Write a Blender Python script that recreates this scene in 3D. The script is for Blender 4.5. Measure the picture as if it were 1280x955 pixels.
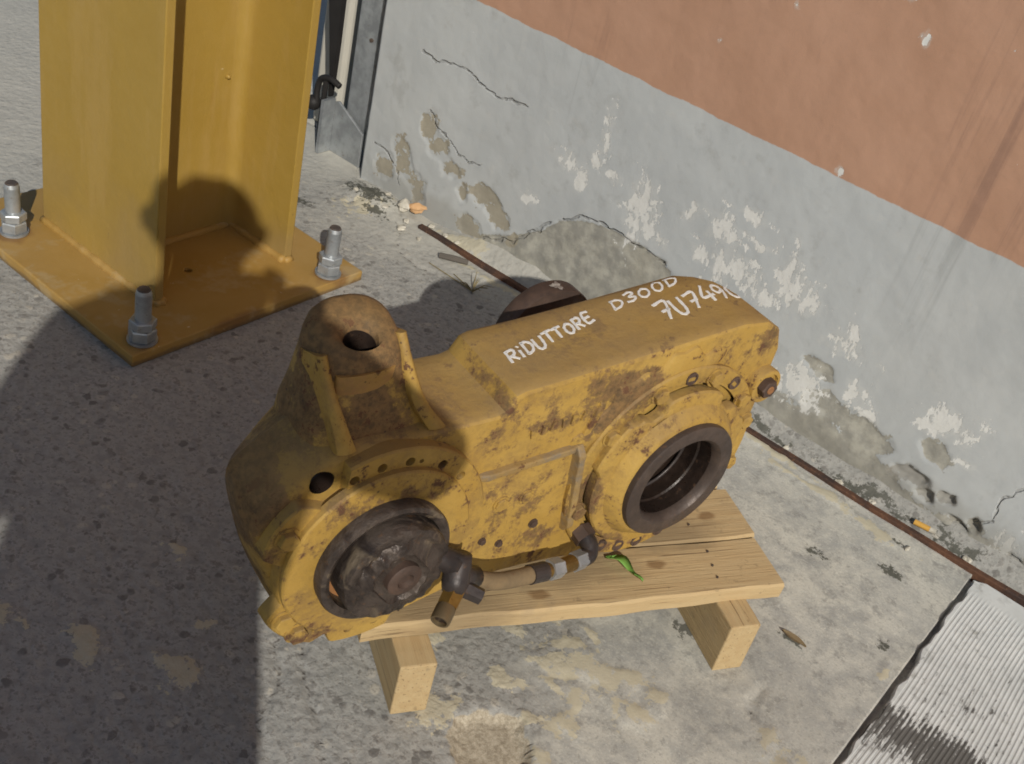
import bpy, bmesh, math, random
import numpy as np
from mathutils import Vector, Matrix

# ---------------------------------------------------------------- camera, sky, sun, exposure
sc = bpy.context.scene
for o in list(bpy.data.objects): bpy.data.objects.remove(o)
COL = sc.collection
R = math.radians
CAM_H = 1.05
cam_d = bpy.data.cameras.new('camera'); cam = bpy.data.objects.new('camera', cam_d); COL.objects.link(cam)
cam_d.sensor_width = 36.0; cam_d.lens = 36.0*1430/1280; cam_d.clip_start = 0.05; cam_d.clip_end = 500
pit, rol = R(34.6), R(-14.9)
fw = Vector((0, math.cos(pit), -math.sin(pit))); rt = Vector((1, 0, 0)); dn = fw.cross(rt)
r2 = math.cos(rol)*rt + math.sin(rol)*dn; d2 = -math.sin(rol)*rt + math.cos(rol)*dn
M = Matrix((( r2.x, -d2.x, -fw.x, 0), (r2.y, -d2.y, -fw.y, 0), (r2.z, -d2.z, -fw.z, CAM_H), (0, 0, 0, 1)))
cam.matrix_world = M
sc.camera = cam
sc.render.resolution_x, sc.render.resolution_y = 1024, 764

SUN = Vector((-0.24572, 0.81321, -0.52756)).normalized()      # direction the light travels
w = bpy.data.worlds.new('World'); sc.world = w; w.use_nodes = True
nt = w.node_tree; bg = nt.nodes['Background']
sky = nt.nodes.new('ShaderNodeTexSky'); sky.sky_type = 'NISHITA'; sky.sun_disc = False
sky.sun_elevation = math.asin(-SUN.z); sky.sun_rotation = math.atan2(-SUN.x, -SUN.y)
sky.dust_density = 1.0
nt.links.new(sky.outputs[0], bg.inputs[0]); bg.inputs[1].default_value = 0.061
sl = bpy.data.lights.new('sun', 'SUN'); sl.energy = 3.3; sl.angle = R(0.55); sl.color = (1.0, 0.955, 0.87)
so = bpy.data.objects.new('sun', sl); COL.objects.link(so); so.location = (1, -3, 4)
so.rotation_euler = (-SUN).to_track_quat('Z', 'Y').to_euler()
sc.view_settings.view_transform = 'Standard'; sc.view_settings.look = 'None'
sc.view_settings.exposure = 0.07; sc.view_settings.gamma = 1.0; sc.view_settings.use_curve_mapping = False

sc.cycles.use_adaptive_sampling = True; sc.cycles.adaptive_threshold = 0.03; sc.cycles.time_limit = 600
sc.cycles.filter_width = 1.8; sc.cycles.max_bounces = 6; sc.cycles.diffuse_bounces = 3; sc.cycles.glossy_bounces = 3

random.seed(7); RNG = np.random.default_rng(11)

# ---------------------------------------------------------------- node helpers
class NT:
    def __init__(s, name):
        s.m = bpy.data.materials.new(name); s.m.use_nodes = True
        s.t = s.m.node_tree; s.b = s.t.nodes['Principled BSDF']
        s.tc = s.t.nodes.new('ShaderNodeTexCoord'); s.obj = s.tc.outputs['Object']
        s.b.inputs['Specular IOR Level'].default_value = 0.3
    def set(s, inp, v):
        if hasattr(v, 'is_linked') or isinstance(v, bpy.types.NodeSocket): s.t.links.new(v, inp)
        elif isinstance(v, (tuple, list)) and len(v) == 3 and inp.type == 'RGBA': inp.default_value = (*v, 1)
        else: inp.default_value = v
    def noise(s, scale, detail=4, rough=.55, dist=0, vec=None, out=0):
        n = s.t.nodes.new('ShaderNodeTexNoise'); s.t.links.new(vec or s.obj, n.inputs['Vector'])
        n.inputs['Scale'].default_value = scale; n.inputs['Detail'].default_value = detail
        n.inputs['Roughness'].default_value = rough; n.inputs['Distortion'].default_value = dist
        return n.outputs[out]
    def vor(s, scale, feature='F1', out='Distance', vec=None, rnd=1):
        n = s.t.nodes.new('ShaderNodeTexVoronoi'); n.feature = feature; s.t.links.new(vec or s.obj, n.inputs['Vector'])
        n.inputs['Scale'].default_value = scale; n.inputs['Randomness'].default_value = rnd
        return n.outputs[out]
    def math(s, op, a, b=0.0, c=None, clamp=False):
        n = s.t.nodes.new('ShaderNodeMath'); n.operation = op; n.use_clamp = clamp
        s.set(n.inputs[0], a); s.set(n.inputs[1], b)
        if c is not None: s.set(n.inputs[2], c)
        return n.outputs[0]
    def step(s, v, lo, hi, a=0.0, b=1.0):
        n = s.t.nodes.new('ShaderNodeMapRange'); n.interpolation_type = 'SMOOTHSTEP'
        s.set(n.inputs['Value'], v)
        for k, x in (('From Min', lo), ('From Max', hi), ('To Min', a), ('To Max', b)): n.inputs[k].default_value = x
        return n.outputs[0]
    def mix(s, f, a, b, mode='MIX'):
        n = s.t.nodes.new('ShaderNodeMix'); n.data_type = 'RGBA'; n.blend_type = mode
        s.set(n.inputs[0], f); s.set(n.inputs[6], a); s.set(n.inputs[7], b)
        return n.outputs[2]
    def attr(s, name):
        n = s.t.nodes.new('ShaderNodeAttribute'); n.attribute_name = name; return n.outputs['Fac']
    def scalev(s, v3, vec=None):
        n = s.t.nodes.new('ShaderNodeMapping'); s.t.links.new(vec or s.obj, n.inputs[0])
        n.inputs['Scale'].default_value = v3; return n.outputs[0]
    def sep(s, vec=None):
        n = s.t.nodes.new('ShaderNodeSeparateXYZ'); s.t.links.new(vec or s.obj, n.inputs[0]); return n.outputs
    def warp(s, amp, scale, detail=3):
        nz = s.noise(scale, detail, out=1)
        a = s.t.nodes.new('ShaderNodeVectorMath'); a.operation = 'SUBTRACT'
        s.t.links.new(nz, a.inputs[0]); a.inputs[1].default_value = (.5, .5, .5)
        m = s.t.nodes.new('ShaderNodeVectorMath'); m.operation = 'MULTIPLY_ADD'
        s.t.links.new(a.outputs[0], m.inputs[0]); m.inputs[1].default_value = (amp,)*3; s.t.links.new(s.obj, m.inputs[2])
        return m.outputs[0]
    def blob(s, vec, c, r):
        """1 at c falling to 0 at the ellipsoid radius r (object space)"""
        a = s.t.nodes.new('ShaderNodeVectorMath'); a.operation = 'SUBTRACT'
        s.t.links.new(vec, a.inputs[0]); a.inputs[1].default_value = c
        d = s.t.nodes.new('ShaderNodeVectorMath'); d.operation = 'DIVIDE'
        s.t.links.new(a.outputs[0], d.inputs[0]); d.inputs[1].default_value = r
        l = s.t.nodes.new('ShaderNodeVectorMath'); l.operation = 'LENGTH'; s.t.links.new(d.outputs[0], l.inputs[0])
        return s.math('SUBTRACT', 1.0, l.outputs['Value'])
    def bump(s, h, dist=.002, strength=1.0, prev=None):
        n = s.t.nodes.new('ShaderNodeBump'); s.set(n.inputs['Height'], h)
        n.inputs['Distance'].default_value = dist; n.inputs['Strength'].default_value = strength
        if prev is not None: s.t.links.new(prev, n.inputs['Normal'])
        return n.outputs[0]
    def out(s, col, rough=.8, normal=None, metal=0.0, spec=None):
        s.set(s.b.inputs['Base Color'], col); s.set(s.b.inputs['Roughness'], rough)
        s.set(s.b.inputs['Metallic'], metal)
        if normal is not None: s.t.links.new(normal, s.b.inputs['Normal'])
        if spec is not None: s.set(s.b.inputs['Specular IOR Level'], spec)
        return s.m

# ---------------------------------------------------------------- object helpers
def link(name, me, mat, parent=None, smooth=False):
    o = bpy.data.objects.new(name, me); COL.objects.link(o)
    if mat is not None: me.materials.append(mat)
    if parent is not None: o.parent = parent
    if smooth: me.shade_smooth()
    return o
def pyd(name, vs, fs, mat, parent=None, smooth=False):
    me = bpy.data.meshes.new(name); me.from_pydata([tuple(v) for v in vs], [], fs); me.update()
    bm = bmesh.new(); bm.from_mesh(me); bmesh.ops.recalc_face_normals(bm, faces=bm.faces); bm.to_mesh(me); bm.free()
    return link(name, me, mat, parent, smooth)
def frombm(name, bm, mat, parent=None, smooth=False):
    me = bpy.data.meshes.new(name); bmesh.ops.recalc_face_normals(bm, faces=bm.faces); bm.to_mesh(me); bm.free()
    return link(name, me, mat, parent, smooth)
def empty(name, loc, rz=0, label=None, cat=None, group=None):
    o = bpy.data.objects.new(name, None); COL.objects.link(o); o.location = loc; o.rotation_euler = (0, 0, rz)
    o.empty_display_size = .05
    tag(o, label, cat, group); return o
def tag(o, label=None, cat=None, group=None, kind=None):
    for k, v in (('label', label), ('category', cat), ('group', group), ('kind', kind)):
        if v: o[k] = v
    return o
def bevel(o, wd, seg=2, angle=35):
    m = o.modifiers.new('bevel', 'BEVEL'); m.width = wd; m.segments = seg; m.limit_method = 'ANGLE'; m.angle_limit = R(angle)
    m.harden_normals = False
    return o
def autosmooth(o, ang=40):
    me = o.data; me.shade_smooth()
    bm = bmesh.new(); bm.from_mesh(me)
    for e in bm.edges:
        if len(e.link_faces) == 2 and e.calc_face_angle(0) > R(ang): e.smooth = False
    bm.to_mesh(me); bm.free(); return o
def box(bm, c, s, rot=None):
    m = Matrix.Translation(Vector(c)) @ (rot.to_4x4() if rot else Matrix.Identity(4)) @ Matrix.Diagonal((*s, 1))
    return bmesh.ops.create_cube(bm, size=1, matrix=m)
def prism(outline, y0, y1, n=None):
    """outline [(x,z)] extruded along y"""
    k = len(outline); vs = [(x, y0, z) for x, z in outline] + [(x, y1, z) for x, z in outline]
    fs = [tuple(range(k)), tuple(range(2*k-1, k-1, -1))] + [(i, i+k, (i+1) % k + k, (i+1) % k) for i in range(k)]
    return vs, fs
def lathe(profile, cx, cz, seg=64, a0=0, a1=2*math.pi):
    """profile [(r, y)] turned about the y axis through (cx, cz); r = 0 ends close it"""
    vs, fs, rings = [], [], []
    for r, y in profile:
        if r < 1e-6: rings.append([len(vs)]); vs.append((cx, y, cz))
        else:
            rings.append(list(range(len(vs), len(vs)+seg)))
            vs += [(cx+r*math.cos(t), y, cz+r*math.sin(t)) for t in np.linspace(0, 2*math.pi, seg, endpoint=False)]
    for A, B in zip(rings, rings[1:]):
        for i in range(seg):
            j = (i+1) % seg
            if len(A) == 1: fs.append((A[0], B[i], B[j]))
            elif len(B) == 1: fs.append((A[i], A[j], B[0]))
            else: fs.append((A[i], A[j], B[j], B[i]))
    return vs, fs
def loft(rings, cap0=True, cap1=True):
    n = len(rings[0]); vs = [v for r in rings for v in r]; fs = []
    for k in range(len(rings)-1):
        for i in range(n):
            j = (i+1) % n; fs.append((k*n+i, k*n+j, (k+1)*n+j, (k+1)*n+i))
    if cap0: fs.append(tuple(range(n)))
    if cap1: fs.append(tuple(range((len(rings)-1)*n, len(rings)*n)))
    return vs, fs
def tube(pts, rad, seg=16, caps=True):
    """tube along pts; rad scalar or list"""
    P = [Vector(p) for p in pts]; rs = rad if isinstance(rad, (list, tuple)) else [rad]*len(P)
    rings = []; up = None
    for i, p in enumerate(P):
        t = (P[min(i+1, len(P)-1)] - P[max(i-1, 0)]).normalized()
        if up is None: up = t.orthogonal().normalized()
        up = (up - t*up.dot(t)).normalized(); sd = t.cross(up)
        rings.append([tuple(p + rs[i]*(math.cos(a)*up + math.sin(a)*sd)) for a in np.linspace(0, 2*math.pi, seg, endpoint=False)])
    return loft(rings, caps, caps)
def cyl_between(p, q, r0, r1=None, seg=16): return tube([p, q], [r0, r1 or r0], seg)
def cut(o, vs, fs):
    """boolean-subtract a mesh from o for good"""
    c = pyd('cutter', vs, fs, None); c.parent = o.parent; 
    m = o.modifiers.new('cut', 'BOOLEAN'); m.object = c; m.solver = 'EXACT'; m.operation = 'DIFFERENCE'; m.use_self = True
    bpy.context.view_layer.update()
    dg = bpy.context.evaluated_depsgraph_get(); me = bpy.data.meshes.new_from_object(o.evaluated_get(dg))
    o.modifiers.clear(); o.data = me; bpy.data.objects.remove(c)
    return o
def merge(parts):
    V, F = [], []
    for v, f in parts:
        k = len(V); V += list(v); F += [tuple(i+k for i in g) for g in f]
    return V, F
def spline(pts, n=10):
    P = [Vector(p) for p in pts]; P = [2*P[0]-P[1]] + P + [2*P[-1]-P[-2]]; out = []
    for i in range(1, len(P)-2):
        for k in range(n):
            t = k/n; a, b, c, d = P[i-1:i+3]
            out.append(.5*((2*b)+(c-a)*t+(2*a-5*b+4*c-d)*t*t+(3*b-a-3*c+d)*t**3))
    out.append(P[-2]); return out

# numpy value noise -----------------------------------------------------------
def vnoise(x, y, seed):
    r = np.random.default_rng(seed); T = r.random((256, 256))
    xi, yi = np.floor(x).astype(int), np.floor(y).astype(int); xf, yf = x-xi, y-yi
    u, v = xf*xf*(3-2*xf), yf*yf*(3-2*yf)
    g = lambda i, j: T[i & 255, j & 255]
    return (g(xi, yi)*(1-u)+g(xi+1, yi)*u)*(1-v)+(g(xi, yi+1)*(1-u)+g(xi+1, yi+1)*u)*v
def fbm(x, y, sc_, seed, oct=4, gain=.5):
    s, a, t = 0, 1, 0
    for k in range(oct):
        s = s + a*vnoise(x*sc_*2**k+17*k, y*sc_*2**k+31*k, seed+k); t += a; a *= gain
    return s/t
def poly_d(x, y, pts):
    wx, wy = fbm(x, y, 40, 71, 3, .6)-.5, fbm(x, y, 40, 77, 3, .6)-.5
    x, y = x+wx*.016, y+wy*.016
    d = np.full(x.shape, 9.0)
    for (x0, y0), (x1, y1) in zip(pts, pts[1:]):
        dx, dy = x1-x0, y1-y0; t = np.clip(((x-x0)*dx+(y-y0)*dy)/(dx*dx+dy*dy), 0, 1)
        d = np.minimum(d, np.hypot(x-x0-t*dx, y-y0-t*dy))
    return d
def blobs(x, y, L, w=.022, k=1.0):
    f = np.full(x.shape, -1.0)
    wx, wy = fbm(x, y, 21, 61, 4, .6)-.5, fbm(x, y, 21, 83, 4, .6)-.5
    x, y = x+wx*w*2, y+wy*w*2
    for cx, cy, rx, ry, *rot in L:
        a = R(rot[0]) if rot else 0; X, Y = x-cx, y-cy
        X, Y = X*math.cos(a)+Y*math.sin(a), -X*math.sin(a)+Y*math.cos(a)
        f = np.maximum(f, 1-np.hypot(X/(rx*k), Y/(ry*k)))
    return f
def grid_mesh(name, X, Y, Z, attrs, mat, kind='z'):
    ny, nx = X.shape
    me = bpy.data.meshes.new(name)
    co = np.stack([X, Y, Z], -1).reshape(-1, 3).astype(np.float32)
    idx = np.arange(nx*ny).reshape(ny, nx)
    q = np.stack([idx[:-1, :-1], idx[:-1, 1:], idx[1:, 1:], idx[1:, :-1]], -1).reshape(-1, 4)
    me.vertices.add(len(co)); me.vertices.foreach_set('co', co.ravel())
    me.loops.add(q.size); me.loops.foreach_set('vertex_index', q.ravel().astype(np.int32))
    me.polygons.add(len(q)); me.polygons.foreach_set('loop_start', (np.arange(len(q))*4).astype(np.int32))
    me.polygons.foreach_set('loop_total', np.full(len(q), 4, np.int32))
    me.update(calc_edges=True); me.validate()
    for k, v in attrs.items():
        a = me.attributes.new(k, 'FLOAT', 'POINT'); a.data.foreach_set('value', v.ravel().astype(np.float32))
    o = link(name, me, mat, None, True)
    return o
def axis(lo, hi, st, far0, far1, extra=()):
    core = np.arange(lo, hi+st/2, st); L = [lo-st]; k = st
    while L[-1] > far0: k *= 1.5; L.append(L[-1]-k)
    Rr = [hi+st]; k = st
    while Rr[-1] < far1: k *= 1.5; Rr.append(Rr[-1]+k)
    ax = np.concatenate([np.array(L[::-1]), core, np.array(Rr), np.array(extra)])
    return np.unique(np.round(ax, 5))

WALL_YAW = R(-31)            # the wall runs along local x; local y points into it
# ================================================================ GROUND
def mat_ground():
    t = NT('concrete_ground'); N = t
    big = N.noise(1.7, 3); mid = N.noise(9, 4, .6); fine = N.noise(60, 4, .65); grit = N.noise(260, 3, .6)
    col = N.mix(N.step(N.noise(13, 4, .72, .5), .36, .66), (.335, .330, .303), (.535, .515, .445))
    col = N.mix(N.step(big, .35, .65, 0, .5), col, (.45, .445, .415))
    col = N.mix(N.step(fine, .42, .70, 0, .55), col, (.58, .56, .485))
    col = N.mix(N.step(N.noise(34, 4, .76), .52, .66, 0, .62), col, (.25, .243, .222))
    col = N.mix(N.step(N.noise(120, 3, .65), .58, .70, 0, .45), col, (.20, .195, .175))
    col = N.mix(N.step(N.noise(85, 4, .7), .60, .68, 0, .55), col, (.56, .54, .47))
    col = N.mix(N.step(N.noise(320, 2, .6), .50, .72, 0, .40), col, (.25, .245, .225)); col = N.mix(N.step(N.noise(290, 2, .6), .54, .74, 0, .40), col, (.68, .66, .59))
    # exposed aggregate on the old coarse concrete
    rough = N.step(N.math('ADD', N.attr('rough'), N.math('MULTIPLY', N.math('SUBTRACT', mid, .5), .8)), -.05, .12)
    wv = N.warp(.016, 60, 3); v = N.vor(78, out='Color', vec=wv); vd = N.vor(78, vec=wv)
    vs = N.sep(v)
    agg = N.mix(N.step(vs[0], .2, .8), (.165, .157, .145), (.33, .32, .295))
    agg = N.mix(N.step(vs[1], .80, .86), agg, (.44, .41, .35))
    paste = N.mix(N.step(fine, .35, .65), (.275, .27, .25), (.385, .375, .345))
    aggm = N.math('MULTIPLY', N.step(N.math('ADD', vd, N.math('MULTIPLY', vs[2], .45)), .42, .62, 1, 0), N.step(N.noise(22, 4, .65), .40, .56))
    rcol = N.mix(aggm, paste, agg)
    rcol = N.mix(N.step(N.noise(150, 3, .65), .55, .66, 0, .55), rcol, (.13, .12, .11))
    rcol = N.mix(N.step(N.noise(60, 4, .74), .54, .66, 0, .6), rcol, (.125, .115, .105))
    rcol = N.mix(N.step(N.noise(16, 4, .7), .66, .73, 0, .7), rcol, (.47, .43, .34))
    col = N.mix(N.math('MULTIPLY', rough, .93), col, rcol)
    # pale dusty concrete by the wall and behind the column
    pale = N.step(N.math('ADD', N.attr('pale'), N.math('MULTIPLY', N.math('SUBTRACT', mid, .5), .9)), -.2, .45)
    col = N.mix(N.math('MULTIPLY', pale, .7), col, N.mix(fine, (.42, .405, .355), (.58, .555, .485)))
    # sandy mortar stuck to the slab
    sand = N.step(N.math('ADD', N.attr('sand'), N.math('ADD', N.math('MULTIPLY', N.math('SUBTRACT', N.noise(42, 4, .72), .5), 4.2), N.math('MULTIPLY', N.math('SUBTRACT', mid, .5), 1.2))), .12, .26)
    col = N.mix(N.math('MULTIPLY', sand, .85), col, N.mix(fine, (.44, .39, .27), (.58, .53, .395)))
    scoop = N.step(N.math('ADD', N.attr('scoop'), N.math('MULTIPLY', N.math('SUBTRACT', N.noise(45, 4), .5), .35)), .0, .06)
    col = N.mix(scoop, col, N.mix(N.step(N.noise(150, 6, .85), .30, .70), (.25, .21, .15), (.56, .50, .39)))
    moss = N.step(N.math('ADD', N.attr('moss'), N.math('MULTIPLY', N.math('SUBTRACT', N.noise(110, 4, .7), .5), 3.5)), .1, .45)
    col = N.mix(N.math('MULTIPLY', moss, .85), col, (.055, .055, .04))
    crack = N.step(N.math('ADD', N.attr('crack'), N.math('MULTIPLY', N.noise(90, 3), .004)), .0022, .0045, 1, 0)
    col = N.mix(N.math('MULTIPLY', crack, .85), col, (.06, .052, .045))
    wet = N.step(N.math('ADD', N.attr('stain'), N.math('MULTIPLY', N.math('SUBTRACT', mid, .5), 1.2)), -.1, .7, 0, .22)
    col = N.mix(wet, col, (.22, .217, .20))
    n1 = N.bump(N.math('ADD', N.math('MULTIPLY', N.noise(90, 4, .7), .7), N.math('MULTIPLY', grit, .3)), 0.0013, .7)
    h = N.math('MULTIPLY', rough, N.math('ADD', N.math('MULTIPLY', vd, -1), N.math('MULTIPLY', N.noise(120, 4, .7), .9)))
    n2 = N.bump(h, .0018, .7, n1)
    return N.out(col, .92, n2, spec=.2)

def build_ground():
    U = axis(-2.55, .30, .0055, -70, 40, (-.0615, -.0605, -.0550, -.0540))
    Nn = axis(.33, 1.86, .0055, -30, 90, (1.5505, 1.5560))
    X, Y = np.meshgrid(U, Nn)
    nz = fbm(X, Y, 3, 1, 4); nf = fbm(X, Y, 35, 5, 4, .6); nb = fbm(X, Y, 8, 9, 3)
    rough = np.clip(.5-(X-(-.50+.22*(.66-Y)))*2.6, -1, 1)              # coarse old concrete, left of the pallet
    rough = np.minimum(rough, np.clip(1.0-(Y-1.12)*2.2, -1, 1))
    band = np.clip((Y-1.546)*40, -1, .9); rough = np.where((X > -1.2)*(Y < 1.7), np.maximum(rough, band), rough)
    pale = np.minimum(np.clip((Y-1.33-.2*nb)*3, -1, 1), np.clip((-.85-X)*3, -1, 1))
    pale = np.maximum(pale, np.clip((-1.55-X)*2, -1, .9))
    sand = blobs(X, Y, [(-.345, .925, .075, .028, 25), (-.325, .858, .018, .040, 20), (-.282, .905, .036, .018), (-.262, .945, .018, .024),
                        (-.43, .735, .028, .026), (-.415, .83, .025, .017), (-.445, .96, .026, .018), (-.385, .925, .018, .018), (-.375, .97, .017, .010),
                        (-.40, .885, .026, .010), (-.365, .862, .022, .010), (-.305, .845, .016, .012), (-.46, .90, .022, .014), (-.50, .80, .016, .020),
                        (-.345, .81, .020, .010), (-.27, .78, .05, .02), (-.20, .85, .015, .010), (-.13, 1.0, .014, .03), (-.10, .95, .02, .05),
                        (-.08, 1.24, .008, .03), (-.30, 1.50, .10, .010), (-.42, 1.525, .10, .008), (-.58, 1.53, .06, .010), (-.21, 1.49, .05, .01),
                        (-1.0, 1.515, .08, .01), (-1.12, 1.56, .05, .02), (-1.33, 1.50, .04, .05), (-.66, .55, .03, .02), (-.75, .50, .03, .02), (-.70, .62, .02, .012), (-.85, .46, .04, .015), (-.80, .66, .03, .01)])
    scoop = blobs(X, Y, [(-.352, .744, .052, .060, 25)])
    moss = blobs(X, Y, [(-.247, 1.371, .022, .018), (-.153, 1.433, .018, .013), (-1.36, 1.545, .07, .03), (-1.30, 1.50, .04, .02), (-.19, 1.174, .02, .008), (-.165, 1.50, .010, .006),
                        (-.10, 1.28, .01, .01), (-1.52, 1.12, .05, .03), (-1.42, 1.40, .05, .02), (-.29, 1.08, .02, .015), (-.26, 1.562, .10, .010), (-.45, 1.56, .06, .008), (-.10, 1.565, .05, .012), (-.62, 1.56, .07, .008)])
    stain = blobs(X, Y, [(-.25, 1.12, .16, .10), (-.12, 1.05, .07, .14), (-.36, 1.15, .12, .16), (-.47, .92, .10, .16), (-.20, .98, .10, .05)])
    stain = np.maximum(stain, np.clip((Y-1.546)*25, -1, .55)*(X > -1.2)*(Y < 1.7))
    crack = np.minimum.reduce([
        poly_d(X, Y, [(-1.28, 1.56), (-1.245, 1.525), (-1.21, 1.475), (-1.17, 1.44), (-1.12, 1.43), (-1.08, 1.44)]),
        poly_d(X, Y, [(-.66, .73), (-.60, .69), (-.565, .655), (-.50, .625), (-.47, .60), (-.41, .56)]),
        poly_d(X, Y, [(-.64, .71), (-.615, .66), (-.57, .63), (-.55, .58), (-.50, .55)]),
        poly_d(X, Y, [(-2.4, 1.668), (-1.9, 1.662), (-1.70, 1.667), (-1.53, 1.660), (-1.47, 1.650)]),
        poly_d(X, Y, [(-2.4, 1.80), (-1.9, 1.792), (-1.72, 1.789)]),
        poly_d(X, Y, [(-1.47, 1.62), (-1.42, 1.575), (-1.37, 1.56), (-1.34, 1.52), (-1.36, 1.47)]),
        poly_d(X, Y, [(-.18, 1.075), (-.175, 1.04), (-.16, 1.02)])])
    Z = (nz-.5)*.008 + (nf-.5)*.0010 + np.clip(rough, 0, 1)*((fbm(X, Y, 55, 21, 3, .7)-.5)*.0016)
    Z += np.clip(sand*1.5, 0, .25)*.008 - np.clip(scoop*6, 0, 1)*.010
    Z -= np.clip(1-crack/.006, 0, 1)*.004
    Z -= np.clip((rough < .05)*(rough > -.1), 0, 1)*0
    # crumbled fillet between the steel strip and the wall
    fil = np.clip((Y-1.552)/.035, 0, 1)*np.clip((X+1.22)*8, 0, 1)
    Z += fil*(.012+.030*nb)
    Z += blobs(X, Y, [(-1.34, 1.54, .10, .06)]).clip(0, 1)*.03*fbm(X, Y, 25, 33, 4)
    # open joint beside the ribbed slab, and the bed under the slab
    jt = (X > -.061)*(X < -.0545)*(Y < 1.553); Z = np.where(jt, -.012, Z)
    bed = (X >= -.0545)*(Y < 1.553); Z = np.where(bed, np.minimum(Z, 0)-.010, Z)
    far = np.maximum(np.abs(X+1)-3, np.abs(Y-1)-3); Z = np.where(far > 0, 0, Z)
    o = grid_mesh('ground', X, Y, Z, dict(rough=rough, pale=pale, sand=sand, scoop=scoop, moss=moss, crack=crack, stain=stain), mat_ground())
    o.rotation_euler = (0, 0, WALL_YAW); o['kind'] = 'structure'
    return o
build_ground()

# ================================================================ WALL
WN = 1.58
def mat_wall():
    N = NT('painted_plaster'); x, y, z = N.sep()
    mid = N.noise(7, 4, .6); fine = N.noise(45, 4, .6); big = N.noise(1.8, 3)
    # grey skirting paint
    grey = N.mix(N.step(mid, .3, .7), (.392, .404, .402), (.450, .459, .450))
    grey = N.mix(N.step(big, .3, .7, 0, .5), grey, (.430, .455, .464))
    grey = N.mix(N.step(N.noise(18, 4, .7), .56, .72, 0, .4), grey, (.30, .30, .285))
    grey = N.mix(N.step(fine, .55, .75, 0, .35), grey, (.47, .465, .44))
    # salmon paint above
    sv = N.scalev((26, 1, .9))
    streak = N.noise(1.6, 5, .65, vec=sv)
    sal = N.mix(N.step(mid, .3, .7), (.395, .230, .152), (.43, .256, .174))
    smask = N.math('MULTIPLY', N.step(streak, .50, .68), N.math('ADD', N.attr('streak'), .10))
    sal = N.mix(N.math('MULTIPLY', smask, .55), sal, (.235, .14, .105))
    sal = N.mix(N.step(fine, .5, .8, 0, .25), sal, (.47, .27, .185))
    grey = N.mix(N.math('MULTIPLY', smask, .5), grey, (.22, .225, .22))
    edge = N.math('ADD', z, N.math('MULTIPLY', N.math('SUBTRACT', N.noise(22, 4, .6), .5), .010))
    up = N.step(edge, .4385, .4405)
    col = N.mix(up, grey, sal)
    # bare render / concrete where the paint has come off
    nz = N.math('ADD', N.math('MULTIPLY', N.math('SUBTRACT', N.noise(30, 4, .7), .5), 3.0), N.math('MULTIPLY', N.math('SUBTRACT', mid, .5), 1.3))
    bare = N.step(N.math('ADD', N.attr('bare'), N.math('MULTIPLY', nz, .55)), .02, .07)
    conc = N.mix(N.step(fine, .35, .7), (.27, .262, .232), (.40, .385, .33))
    conc = N.mix(N.step(mid, .45, .7, 0, .55), conc, (.355, .335, .275))
    col = N.mix(bare, col, conc)
    brown = N.step(N.math('ADD', N.attr('brown'), nz), .12, .26)
    col = N.mix(N.math('MULTIPLY', brown, .9), col, N.mix(fine, (.22, .195, .145), (.40, .36, .275)))
    white = N.step(N.math('ADD', N.attr('white'), N.math('ADD', nz, N.math('MULTIPLY', N.math('SUBTRACT', N.noise(60, 4, .7, vec=N.scalev((1.5, 1, .7))), .5), 4.4))), .30, .44)
    col = N.mix(white, col, N.mix(fine, (.58, .575, .54), (.76, .755, .73)))
    haze_ = N.step(N.math('ADD', N.attr('white'), nz), -.25, .35, 0, .35); col = N.mix(haze_, col, (.52, .52, .495))
    hole = N.step(N.math('ADD', N.attr('hole'), N.math('MULTIPLY', nz, .8)), .05, .25)
    col = N.mix(N.math('MULTIPLY', hole, .65), col, N.mix(fine, (.13, .12, .10), (.30, .27, .225)))
    crack = N.step(N.math('ADD', N.attr('crack'), N.math('MULTIPLY', N.noise(70, 3), .003)), .0022, .0046, 1, 0)
    col = N.mix(N.math('MULTIPLY', crack, .34), col, (.17, .165, .155))
    damp = N.step(N.math('ADD', N.attr('damp'), N.math('MULTIPLY', N.math('SUBTRACT', mid, .5), 1.1)), -.1, .5, 0, .45)
    col = N.mix(damp, col, (.235, .225, .195))
    hb = N.math('ADD', N.math('MULTIPLY', N.noise(80, 4, .65), .5), N.math('MULTIPLY', N.math('MAXIMUM', bare, N.math('MAXIMUM', brown, white)), N.math('SUBTRACT', N.math('MULTIPLY', N.noise(140, 4, .7), .9), .9)))
    n1 = N.bump(hb, .0011, .8); n2 = N.bump(N.math('MULTIPLY', crack, -1), .003, .9, n1)
    return N.out(col, .88, n2, spec=.2)

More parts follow.
